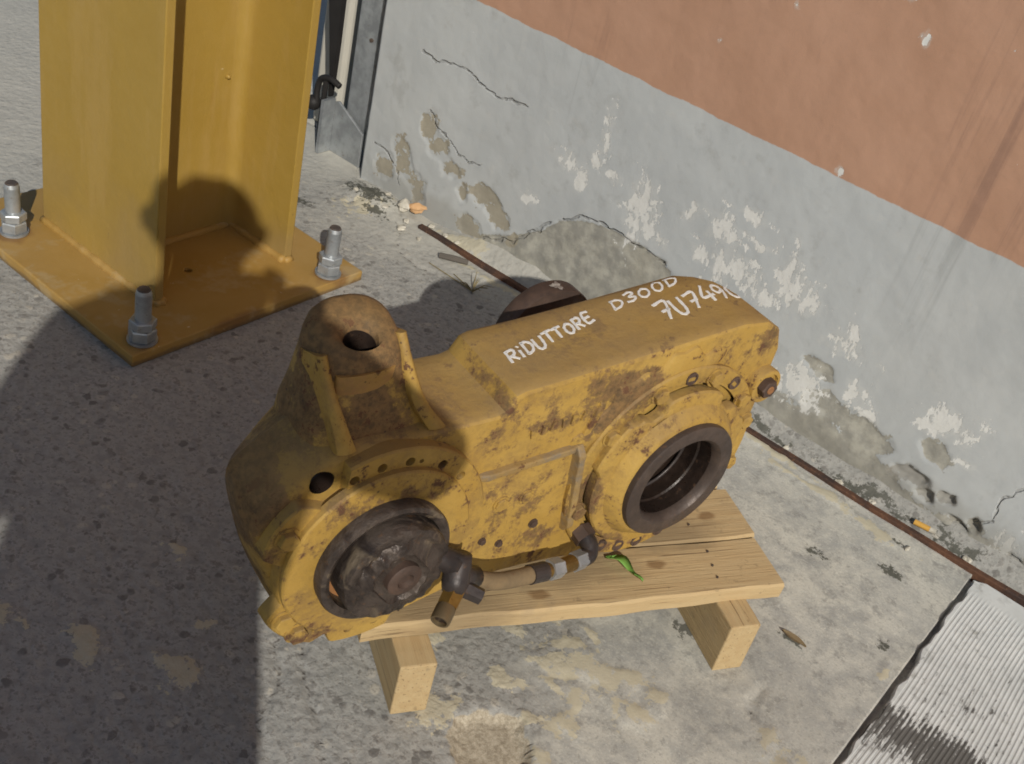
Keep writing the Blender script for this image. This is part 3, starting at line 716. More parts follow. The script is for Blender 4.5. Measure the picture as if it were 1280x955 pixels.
def mat_iron(name, a, b, rough, metal, sp=.4):
    N = NT(name); n = N.noise(18, 4, .7); f = N.noise(90, 4, .7)
    col = N.mix(N.step(n, .35, .65), a, b); col = N.mix(N.step(f, .60, .72, 0, .6), col, (.14, .075, .04))
    return N.out(col, N.step(f, .3, .7, rough-.12, rough+.15), N.bump(f, .001, .7), metal=metal, spec=sp)
M_IRON = mat_iron('oily_iron', (.062, .050, .046), (.035, .029, .028), .42, .35)
def mat_cap():
    N = NT('greasy_cap'); n = N.noise(22, 4, .7, .6); f = N.noise(90, 4, .7)
    col = N.mix(N.step(n, .38, .62), (.040, .031, .027), (.085, .066, .054))
    col = N.mix(N.step(N.noise(13, 4, .75, 1.0), .56, .66, 0, .8), col, (.20, .155, .105))
    col = N.mix(N.step(f, .58, .7, 0, .5), col, (.15, .08, .04))
    return N.out(col, N.step(n, .35, .65, .28, .6), N.bump(N.math('ADD', n, N.math('MULTIPLY', f, .4)), .004, .9), metal=.35)
M_CAP = mat_cap()
M_RING = mat_iron('seal_steel', (.092, .066, .052), (.056, .041, .034), .52, .2)
M_BORE = mat_iron('oily_bore_shade', (.036, .023, .017), (.016, .011, .009), .36, .15, .4)  # near-black oily brown; the shade inside holes is put into this colour
M_BROWN = mat_iron('brown_iron', (.10, .062, .045), (.055, .036, .028), .65, .1)
M_ORANGE = mat_iron('rust_orange', (.34, .155, .055), (.22, .10, .04), .75, 0)
M_GREYRIB = mat_yellow('grimy_rib', .3, [], (.17, .148, .125))

def build_housing():
    top = [(.118, .345), (.118, .385), (.106, .414), (.080, .430), (.04, .4345), (-.10, .424), (-.20, .4165), (-.262, .4125), (-.272, .409), (-.282, .392), (-.292, .3885), (-.340, .3880)]
    KEY = {0.0: [(-.385, .389), (-.458, .389), (-.503, .362), (-.533, .330), (-.536, .306), (-.517, .248), (-.490, .185), (-.450, .148), (-.400, .138)],
           .030: [(-.385, .398), (-.466, .400), (-.515, .369), (-.540, .347), (-.543, .322), (-.521, .250), (-.486, .165), (-.450, .130), (-.400, .128)],
           .060: [(-.385, .403), (-.470, .405), (-.516, .375), (-.541, .355), (-.542, .332), (-.520, .246), (-.474, .140), (-.440, .118), (-.400, .118)],
           .100: [(-.385, .400), (-.466, .396), (-.500, .355), (-.520, .322), (-.521, .292), (-.499, .205), (-.452, .125), (-.430, .118), (-.400, .118)],
           .118: [(-.385, .385), (-.450, .378), (-.482, .340), (-.500, .310), (-.500, .285), (-.480, .205), (-.440, .135), (-.420, .130), (-.400, .130)]}
    def chaikin(p, n=2):
        for _ in range(n):
            q = [p[0]]
            for (x0, y0), (x1, y1) in zip(p, p[1:]): q += [(x0*.8+x1*.2, y0*.8+y1*.2), (x0*.2+x1*.8, y0*.2+y1*.8)]
            p = q+[p[-1]]
        return p
    ks = sorted(KEY); LO = {k: np.array(chaikin(KEY[k])) for k in ks}
    def lobe_at(b):
        for k0, k1 in zip(ks, ks[1:]):
            if b <= k1: t = (b-k0)/(k1-k0); return LO[k0]*(1-t)+LO[k1]*t
        return LO[ks[-1]]
    bot = [(-.355, .142), (-.30, .152), (-.25, .150), (-.205, .146), (-.15, .138), (-.10, .125)]
    rl = [(-.02+.137*math.cos(R(t)), .245+.137*math.sin(R(t))) for t in np.linspace(236, 358, 16)]
    rings = []
    for b, ins, cutr in ((0.0, .006, 0), (.002, .002, 0), (.006, 0, 0), (.018, 0, 0), (.030, 0, 0), (.045, 0, 0), (.060, 0, 0), (.075, 0, .005), (.090, 0, .016), (.106, .001, .045), (.114, .006, .062), (.118, .016, .08)):
        ring = []
        for c in top+[tuple(q) for q in lobe_at(b)]+bot+rl:
            c = np.array(c); ctr = np.array([-.15, .27]); d = ctr-c; d /= np.linalg.norm(d); c = c+d*ins
            if c[0] > .02: c[0] = .02+(c[0]-.02)*(1-cutr/.10)
            ring.append((c[0], b, c[1]-Z0))
        rings.append(ring)
    o = pyd('housing', *loft(rings), M_YEL, GB); autosmooth(o, 28)
    bevel(o, .004, 3, 28)
    # foot resting on the boards, under the middle
    f = pyd('foot', *prism([(-.34, .0004), (-.22, .0004), (-.235, .06), (-.33, .06)], .05, .10), M_YEL, GB); bevel(f, .003, 2)
    return o
HOUS = build_housing()

# bake the bevels, then open the bore through the housing
bpy.context.view_layer.update()
_me = bpy.data.meshes.new_from_object(HOUS.evaluated_get(bpy.context.evaluated_depsgraph_get())); HOUS.modifiers.clear(); HOUS.data = _me
cut(HOUS, *lathe([(0, -.05), (.0545, -.05), (.0545, .088), (0, .088)], -.029, .257-Z0, 64)); autosmooth(HOUS, 30)

def build_boss():
    n = 40
    def sq(cx, cy, rx, ry, e, z, tilt=0.0):
        out = []
        for t in np.linspace(0, 2*math.pi, n, endpoint=False):
            c, s = math.cos(t), math.sin(t); x = rx*math.copysign(abs(c)**(2/e), c); y = ry*math.copysign(abs(s)**(2/e), s)
            out.append((cx+x, cy+y, z+tilt*y-Z0))
        return out
    rings = [sq(-.418, .060, .070, .052, 4.0, .365), sq(-.419, .060, .067, .048, 3.6, .398), sq(-.424, .062, .056, .042, 3.2, .424), sq(-.427, .063, .0475, .038, 3.0, .450, .15),
             sq(-.428, .063, .0445, .0380, 2.8, .465, .28), sq(-.428, .063, .0425, .0365, 2.6, .4745, .34), sq(-.428, .062, .0385, .033, 2.5, .4810, .38), sq(-.428, .060, .0320, .027, 2.3, .4850, .40),
             sq(-.430, .053, .0235, .020, 2.1, .4830, .42), sq(-.431, .048, .0180, .0155, 2, .4785, .44), sq(-.431, .047, .0160, .0135, 2, .472, .44)]
    boss = pyd('mounting_lug', *loft(rings, True, False), mat_yellow('yellow_lug_shaded', .3, [(L(-.43, .06, .475), (.085, .09, .05), 2.4), (L(-.43, .04, .47), (.05, .04, .03), 2.4), (L(-.43, .02, .42), (.07, .06, .06), 1.1), (L(-.47, .06, .41), (.06, .08, .06), 1.0)]), GB); autosmooth(boss, 50)  # greasy brown, with the lug's shadow tone painted into its colour too
    bo = pyd('lug_bore', *loft([sq(-.431, .047, .0160, .0135, 2, .472, .44), sq(-.431, .047, .0154, .013, 2, .462, .4), sq(-.431, .047, .015, .0125, 2, .435)], False, True), M_BORE, boss, True)  # dark lining paints the shade down the lug hole
    mr = mat_yellow('yellow_lug_rib', .5)
    for pts in ([(-.470, .040, .471), (-.469, .022, .446), (-.463, .006, .417), (-.456, -.003, .390)], [(-.390, .042, .479), (-.386, .025, .450), (-.377, .010, .418), (-.358, .001, .390)]):
        P = spline(pts, 5); rg = []
        for i, p in enumerate(P):
            t = i/(len(P)-1); hw = .0050+.0045*t*t; dp = .034
            rg.append([(p.x-hw, p.y+dp, p.z-Z0-.012), (p.x-hw, p.y+.003, p.z-Z0), (p.x-hw*.4, p.y, p.z-Z0+.001), (p.x+hw*.4, p.y, p.z-Z0+.001), (p.x+hw, p.y+.003, p.z-Z0), (p.x+hw, p.y+dp, p.z-Z0-.012)])
        r_ = pyd('rib', *loft(rg), mr, boss); autosmooth(r_, 50)
    # rust-stained saddle in front of the hole
    v, f = loft([[(x, y-.0, z) for x, y, z in sq(-.431, .030, .030, .007, 2.2, zz, 0)] for zz in (.410, .444, .456)])
    s_ = pyd('saddle', v, f, mat_yellow('rusty_saddle', .2, [(L(-.436, .01, .475), (.05, .04, .012), 1.0)], (.30, .145, .06)), boss); autosmooth(s_, 50)
build_boss()

# left bearing cover --------------------------------------------------------
LC = (-.413, .266)
def build_left():
    cx, cz = LC[0], LC[1]-Z0
    def rad(t):
        t %= 360; r = .124
        def notch(c, hw, dep, sh=6):
            x = abs((t-c+180) % 360-180); return dep*max(0, min(1, (hw-x)/sh))
        r -= notch(124, 13, .030, 7) + notch(186, 20, .020, 5) + notch(248, 6, .012, 5) + notch(300, 16, .014, 5)
        r += .004*max(0, math.cos(R((t-154)*6))) if abs(t-154) < 15 else 0
        return r
    ang = np.linspace(0, 360, 240, endpoint=False)
    ol = [(cx+rad(t)*math.cos(R(t)), cz+rad(t)*math.sin(R(t))) for t in ang]
    y1, y2 = .004, -.013
    n = len(ol)
    ins = lambda k: [(cx+(x-cx)*k, cz+(z-cz)*k) for x, z in ol]
    fl = pyd('bearing_cover', *loft([[(x, y1, z) for x, z in ol], [(x, y2+.002, z) for x, z in ol], [(x, y2, z) for x, z in ins(.985)]]), M_YELL, GB)
    holes = []
    for t in (111, 96, 80, 73, 58, 40, 220, 236, 262, 278):
        r = .108; rr = .0052 if t not in (73,) else .0025
        c, s = cx+r*math.cos(R(t)), cz+r*math.sin(R(t))
        holes.append(lathe([(0, -.03), (rr, -.03), (rr, -.004), (0, -.004)], c, s, 14))
    nc = (cx+.1155*math.cos(R(124)), cz+.1155*math.sin(R(124)))
    holes.append(lathe([(0, -.03), (.0128, -.03), (.0128, .012), (0, .012)], *nc, 28))
    V, F = merge(holes); cut(fl, V, F); autosmooth(fl, 40)
    cut(HOUS, *lathe([(0, -.03), (.0124, -.03), (.0124, .030), (0, .030)], *nc, 28)); autosmooth(HOUS, 30)
    pyd('cavity', *lathe([(.0123, -.0005), (.0120, .0285), (0, .0290)], *nc, 28), M_BORE, fl, True)  # lining coloured dark for the shade inside the cavity
    # raised disc
    d = pyd('cover_disc', *lathe([(.102, -.010), (.102, -.0185), (.100, -.0205), (.072, -.0215), (.068, -.020), (.062, -.012), (0, -.011)], cx, cz, 96), M_YELL, GB); autosmooth(d, 35)
    h = pyd('hub_ring', *lathe([(.070, -.012), (.0715, -.031), (.0700, -.0345), (.0655, -.0360), (.0605, -.0335), (.0590, -.016), (.040, -.0155)], cx, cz, 96), M_CAP, GB); autosmooth(h, 40)
    pyd('hub_recess', *lathe([(.0589, -.0170), (.030, -.0175)], cx, cz, 64), M_ORANGE, h)
    # yoke end: thick round cap with two flats, and a big centre screw
    def capring(r, y, fl_=.050):
        out = []
        for t in np.linspace(0, 360, 96, endpoint=False):
            x, z = r*math.cos(R(t)), r*math.sin(R(t))
            a = R(38); p = x*math.cos(a)+z*math.sin(a)
            if abs(p) > fl_: k = fl_/abs(p)*p-p; x += k*math.cos(a); z += k*math.sin(a)
            out.append((cx+.004+x, y, cz-.002+z))
        return out
    cp = pyd('end_cap', *loft([capring(.056, -.014, .09), capring(.0570, -.043, .09), capring(.0555, -.0480, .09), capring(.050, -.0505, .09), capring(.044, -.0495, .09), capring(.040, -.0530, .030), capring(.032, -.0550, .026), capring(.0295, -.0520, .025), capring(.0230, -.0515, .02)], False, True), M_CAP, GB)
    for v in cp.data.vertices:
        if v.co.y < -.04: v.co.y += .0022*math.sin(v.co.x*170+2)*math.sin(v.co.z*150)+.001*math.sin(v.co.x*410+v.co.z*330)
    autosmooth(cp, 40)
    sc_ = pyd('centre_screw', *lathe([(.0185, -.050), (.0185, -.0585), (.0160, -.0605), (.009, -.0605), (.007, -.056), (0, -.056)], cx+.006, cz-.001, 32), M_BROWN, cp); autosmooth(sc_, 40)
    # hexagon screws on the cover
    for t, r in ((153, .112), (213, .110), (228, .113)):
        hexbolt(cx+r*math.cos(R(t)), -.013, cz+r*math.sin(R(t)), .0105, fl, M_YELL, .008)
    # casting marks and smears of old grease on the cap
    return fl
def hexbolt(x, y, z, r, parent, mat, h=.007, rot=0.0, washer=True):
    vs, fs = hexa(r, 0, h, rot); vs = [(x+a, y-c, z+b) for a, b, c in vs]
    if washer:
        v2, f2 = lathe([(r*1.22, y+.0005), (r*1.22, y-.0016), (0, y-.0016)], x, z, 20)
        vs, fs = merge([(vs, fs), (v2, f2)])
    return pyd('bolt', vs, fs, mat, parent)
build_left()

# right bearing cover ---------------------------------------------------------
RC = (-.029, .257)
def build_right():
    cx, cz = RC[0], RC[1]-Z0
    base = pyd('bearing_cover', *lathe([(.136, .004), (.137, -.006), (.135, -.0085), (.122, -.0095), (.119, -.0075), (.1145, -.0075)], cx, cz, 120), M_YELR, GB)
    autosmooth(base, 40)
    # raised bearing boss running up to the seal ring, with an uneven three-lug outline
    prof = [(.109, -.004), (.110, -.016), (.108, -.0185), (.100, -.0200), (.094, -.0205), (.085, -.0320), (.081, -.0345), (.073, -.0345)]
    vs, fs = lathe(prof, cx, cz, 144); v2 = []
    for (x, y, z) in vs:
        dx, dz = x-cx, z-cz; r = math.hypot(dx, dz); t = math.degrees(math.atan2(dz, dx)) % 360
        if r > .095:
            k = 0
            for c, hw, dep in ((52, 11, -.012), (118, 9, -.012), (150, 20, .010), (320, 14, -.006), (20, 9, .006)):
                k += dep*max(0, min(1, (hw-abs((t-c+180) % 360-180))/5))
            r2_ = r+k; x, z = cx+dx*r2_/r, cz+dz*r2_/r
        v2.append((x, y, z))
    bo = pyd('bearing_boss', v2, fs, M_YELR, GB); autosmooth(bo, 40)
    ring = pyd('seal_ring', *lathe([(.077, -.026), (.0785, -.037), (.0775, -.0415), (.0745, -.0435), (.0600, -.0425), (.0560, -.0385), (.0550, -.031)], cx, cz, 96), M_RING, GB); autosmooth(ring, 40)
    # stepped bore
    br = pyd('bore', *lathe([(.0552, -.0312), (.0545, -.012), (.0525, -.010), (.0525, .018), (.0470, .020), (.0465, .030), (.0525, .032), (.0525, .052), (.0420, .054), (.041, .085), (0, .086)], cx, cz, 80), M_BORE, GB); autosmooth(br, 40)
    pyd('snap_ring', *lathe([(.0527, .0075), (.0495, .0080), (.0495, .0105), (.0527, .0110)], cx, cz, 64), M_IRON, br, True)
    # hole through housing for the bore
    # bolts and bolt holes round the rim
    for t, r in ((74, .123), (36, .122), (16, .125), (113, .123), (146, .123), (-14, .125), (196, .123)):
        hexbolt(cx+r*math.cos(R(t)), -.0085, cz+r*math.sin(R(t)), .0098, base, M_YELR, .0075, R(t))
    dk = NT('hole_dark'); dk = dk.out((.03, .022, .018), .7)
    for t in (228, 243, 258, 272, 288, 305, 322, 92, 54):
        r = .125; x, z = cx+r*math.cos(R(t)), cz+r*math.sin(R(t))
        rr = .0065
        o = pyd('bolt_socket', *lathe([(rr*1.35, -.0075), (rr*1.3, -.0105), (rr, -.0108), (rr*.9, -.0092), (0, -.0091)], x, z, 18), M_BROWN, base)
    return base
build_right()

def build_details():
    # grease-filled cast ribs on the face
    def rib(p, q, wd, h=.006, mat=M_GREYRIB):
        p, q = Vector((p[0], p[1]-Z0)), Vector((q[0], q[1]-Z0)); d = (q-p).normalized(); s = Vector((-d.y, d.x))*wd/2
        K = 12; rg = []
        for i in range(K+1):
            c = p.lerp(q, i/K); ww = s*(1+.12*math.sin(i*2.1)); hh = h*(1 if 0 < i < K else .4)
            rg.append([(c.x-ww.x, .002, c.y-ww.y), (c.x-ww.x*.8, -hh, c.y-ww.y*.8), (c.x+ww.x*.8, -hh, c.y+ww.y*.8), (c.x+ww.x, .002, c.y+ww.y)])
        o = pyd('rib', *loft(rg), mat, GB); bevel(o, .0015, 2); return o
    rib((-.298, .3115), (-.166, .3175), .0095, .007); rib((-.169, .322), (-.151, .192), .0105, .013)
    rib((-.168, .318), (-.150, .372), .010, .004, M_YEL)
    # screws on the middle plate
    for x, z, r in ((-.296, .287, .0095), (-.255, .262, .0085), (-.222, .262, .008), (-.200, .215, .005), (-.268, .212, .004), (-.243, .200, .004)):
        hexbolt(x, 0.0, z-Z0, r, GB, M_YEL if r > .006 else M_BROWN, .004, .3)
    # raised casting marks near the top edge of the face
    bm = bmesh.new()
    for k in range(6):
        box(bm, (-.238+.013*k, -.0005, .3545+.0012*k-Z0), (.0075-.002*(k % 2), .004, .012), Matrix.Rotation(.2*(k % 3-1), 3, 'Y'))
    frombm('casting_mark', bm, M_YEL, GB)
    # broad raised collar of the housing round the bearing cover, upper left
    rg = []
    for t in np.linspace(70, 160, 44):
        c_, s_ = math.cos(R(t)), math.sin(R(t)); e = .006*math.sin(t*.21)+.004*math.sin(t*.5); k = min(1, (t-70)/10, (160-t)/10)
        rg.append([(-.029+r*c_, y, .257-Z0+r*s_) for r, y in ((.135, .003), (.135, -.0055*k), (.152+e, -.0055*k), (.157+e, -.003*k), (.160+e, .003))])
    b_ = pyd('collar', *loft(rg), mat_yellow('yellow_collar', .5, [(L(-.13, 0, .36), (.10, .05, .06), 1.5), (L(-.17, 0, .29), (.03, .05, .05), 1.0)]), GB); autosmooth(b_, 35)
    # side plug
    px, pz = .103, .341-Z0
    pl = pyd('plug', *lathe([(.022, .03), (.0235, -.010), (.0225, -.0125), (.0180, -.0130), (.0170, -.009), (0, -.009)], px, pz, 32), M_YELR, GB); autosmooth(pl, 40)
    vs, fs = hexa(.0125, 0, .012); pyd('plug_hex', [(px+a, -.008-c, pz+b) for a, b, c in vs], fs, M_BROWN, pl)
    v, f = lathe([(.0055, -.0200), (.0048, -.0212), (0, -.0205)], px, pz, 16); pyd('plug_screw', v, f, M_ORANGE, pl)
    # rear output flange with white paint dab
    cx_, cz_ = -.076, .316-Z0
    rf = pyd('output_flange', *lathe([(.030, .10), (.032, .165), (.045, .180), (.066, .184), (.067, .187), (.067, .206), (.065, .209), (.03, .211), (0, .211)], cx_, cz_, 72), M_BROWN, GB); autosmooth(rf, 40)
    N = NT('white_brush_paint'); wp_ = N.out(N.mix(N.noise(80), (.62, .61, .58), (.82, .82, .80)), .6)
    N2 = NT('thin_white_paint'); n_ = N2.noise(120, 4); wp2 = N2.out(N2.mix(N2.step(n_, .4, .6), (.40, .37, .33), (.20, .17, .15)), .7)
    rg = []
    for i in range(22):
        t = 2*math.pi*i/22; r = 1+.3*math.sin(3*t+1)+.2*math.sin(7*t)
        th = R(88)+.10*r*math.cos(t); yy = .194+.0075*r*math.sin(t)
        rg.append((cx_+.0675*math.cos(th), yy, cz_+.0675*math.sin(th)))
    pyd('paint_dab', rg, [tuple(range(22))], wp2, rf)
    return wp_
WHITE = build_details()

# hose and pipe fittings -------------------------------------------------------
def build_hose():
    H_RUB = mat_iron('dusty_hose', (.22, .155, .085), (.15, .11, .065), .85, 0, .2)
    H_BRASS = mat_iron('brass', (.30, .185, .05), (.17, .10, .03), .38, .75)
    H_STEEL = mat_galv('fitting_steel', (.40, .41, .42), .4)
    pts = [(-.322, -.046, .226), (-.300, -.048, .212), (-.275, -.048, .200), (-.250, -.047, .193), (-.228, -.045, .188)]
    hs = pyd('hose', *tube(spline([L(*p) for p in pts], 8), .0098, 16), H_RUB, GB, True)
    seq = [((-.2285, -.045, .188), (-.206, -.044, .1835), .0112, M_IRON, 'ferrule'), ((-.206, -.044, .1835), (-.199, -.0435, .182), .0085, H_BRASS, 'collar'),
           ((-.199, -.0435, .182), (-.182, -.042, .1785), .0120, H_STEEL, 'hex_fitting'), ((-.182, -.042, .1785), (-.160, -.039, .174), .0096, H_BRASS, 'connector'),
           ((-.160, -.039, .174), (-.142, -.036, .171), .0115, H_STEEL, 'hex_fitting')]
    for p, q, r, m, nm in seq:
        pyd(nm, *cyl_between(L(*p), L(*q), r, seg=6 if nm == 'hex_fitting' else 18), m, hs)
    el = pyd('elbow', *tube(spline([L(-.142, -.036, .171), L(-.132, -.034, .172), L(-.127, -.026, .178), L(-.128, -.012, .184), L(-.130, .004, .186)], 5), [.0105]*21, 14), M_IRON, hs, True)
    pyd('elbow_nut', *cyl_between(L(-.1275, -.020, .181), L(-.1285, -.006, .185), .0138, seg=6), M_BROWN, hs)
    # tee block at the hose end with the open brass outlet
    tb = pyd('tee_fitting', *tube([L(-.335, -.046, .262), L(-.338, -.050, .250), L(-.345, -.060, .238), L(-.350, -.066, .231)], [.0120, .0140, .0140, .0112], 18), M_IRON, GB, True)
    pyd('tee_branch', *tube([L(-.343, -.055, .240), L(-.312, -.050, .224)], [.0130, .0118], 16), M_IRON, tb, True)
    pyd('tee_plug', *cyl_between(L(-.344, -.058, .234), L(-.322, -.078, .226), .0095, .0085, 6), M_IRON, tb)
    pyd('tee_inlet', *tube([L(-.340, -.050, .252), L(-.360, -.036, .262), L(-.372, -.026, .268)], [.014, .012, .012], 14), M_IRON, tb, True)
    A, B = Vector(L(-.352, -.068, .230)), Vector(L(-.387, -.095, .219)); d = (B-A).normalized()
    ou = pyd('outlet', *cyl_between(tuple(A-d*.006), tuple(A+d*.014), .0118, .0112, 6), H_BRASS, tb)
    up = d.orthogonal().normalized(); sd = d.cross(up); rg = []
    for r, t in ((.0092, .012), (.0102, .016), (.0102, .029), (.0095, .0315), (.0075, .0315), (.0070, .029), (.0066, .014)):
        rg.append([tuple(A+d*t+r*(math.cos(a)*up+math.sin(a)*sd)) for a in np.linspace(0, 2*math.pi, 24, endpoint=False)])
    pyd('outlet_shade_disc', [tuple(A+d*.028+.0069*(math.cos(a)*up+math.sin(a)*sd)) for a in np.linspace(0, 2*math.pi, 24, endpoint=False)], [tuple(range(24))], M_BORE, tb)  # flat dark disc standing in for the shade inside the outlet
    o = pyd('outlet_rim', *loft(rg, False, True), mat_galv('worn_brass', (.24, .175, .095), .28), tb); autosmooth(o, 40)
build_hose()

# white brush lettering on the top of the block ----------------------------------
GLY = {
 'R': [[(.1, 0), (.1, 1)], [(.1, .95), (.55, .95), (.62, .72), (.5, .52), (.15, .48)], [(.3, .48), (.68, .02)]],
 'i': [[(.2, 0), (.2, .6)], [(.18, .88), (.24, .92)]],
 'D': [[(.12, 0), (.12, 1)], [(.05, .98), (.45, .92), (.68, .55), (.5, .12), (.06, .03)]],
 'U': [[(.08, .95), (.1, .3), (.25, .03), (.5, .05), (.62, .35), (.64, .95)]],
 'T': [[(.38, 0), (.38, .95)], [(.02, .95), (.78, .95)]],
 'O': [[(.36, .98), (.1, .72), (.1, .25), (.36, .0), (.62, .25), (.62, .72), (.36, .98)]],
 'E': [[(.62, .95), (.12, .95), (.12, .02), (.66, .02)], [(.12, .5), (.52, .5)]],
 '3': [[(.08, .9), (.4, 1.0), (.6, .75), (.3, .53), (.62, .3), (.42, .02), (.06, .1)]],
 '0': [[(.36, .98), (.1, .72), (.1, .25), (.36, .0), (.62, .25), (.62, .72), (.36, .98)]],
 '7': [[(.05, .95), (.68, .97), (.3, .0)], [(.2, .48), (.62, .52)]],
 '4': [[(.4, 1.0), (.06, .38), (.7, .36)], [(.5, .62), (.46, 0)]],
 '9': [[(.6, .62), (.3, .45), (.1, .7), (.3, .98), (.58, .88), (.62, .5), (.4, .02)]]}
def lettering():
    from mathutils.bvhtree import BVHTree
    bm0 = bmesh.new(); bm0.from_mesh(HOUS.data); tree = BVHTree.FromBMesh(bm0)
    parts = []
    def write(txt, p0, p1, h, wd, upv):
        p0, p1, upv = Vector(p0), Vector(p1), Vector(upv)
        ws = [.45 if c_ == 'i' else 1 for c_ in txt]; stepv = (p1-p0)/sum(ws)
        for k, ch in enumerate(txt):
            o = p0+stepv*sum(ws[:k])+Vector((random.uniform(-.001, .001), random.uniform(-.0015, .0015))); sx = stepv*.95*random.uniform(.92, 1.1); uv = upv*random.uniform(.92, 1.12)
            for st in GLY[ch]:
                pts = [o+sx*x*1.25+uv*y for x, y in st]
                if len(pts) > 2: pts = [Vector((q.x, q.y)) for q in spline([(p.x, p.y, 0) for p in pts], 5)]
                else: pts = [pts[0].lerp(pts[1], t) for t in np.linspace(0, 1, 5)]
                rg = []; N_ = len(pts)
                for i, p in enumerate(pts):
                    d = pts[min(i+1, N_-1)]-pts[max(i-1, 0)]; d = d.normalized() if d.length > 1e-6 else Vector((1, 0))
                    s = Vector((-d.y, d.x))*wd*.5*(1+.18*math.sin(i*1.7+k))
                    row = []
                    for q in (p-s, p-s*.8, p+s*.8, p+s):
                        hit = tree.ray_cast(Vector((q.x, q.y, 1)), Vector((0, 0, -1)))
                        row.append((q, hit[0].z if hit[0] else None))
                    if any(z is None for _, z in row): rg.append(None); continue
                    off = (-.0008, .0006, .0006, -.0008)
                    rg.append([(q.x, q.y, z+e) for (q, z), e in zip(row, off)])
                run = []
                for r in rg+[None]:
                    if r is None:
                        if len(run) > 1: parts.append(loft(run))
                        run = []
                    else: run.append(r)
    write('RiDUTTORE', (-.250, .044), (-.118, .073), .018, .0036, (.002, .0185))
    write('D300D', (-.090, .080), (.022, .098), .016, .0031, (.004, .0160))
    write('7U7490', (-.047, .040), (.092, .056), .03, .0042, (.003, .0285))
    bm0.free()
    V, F = merge(parts)
    pyd('lettering', V, F, WHITE, GB)
lettering()

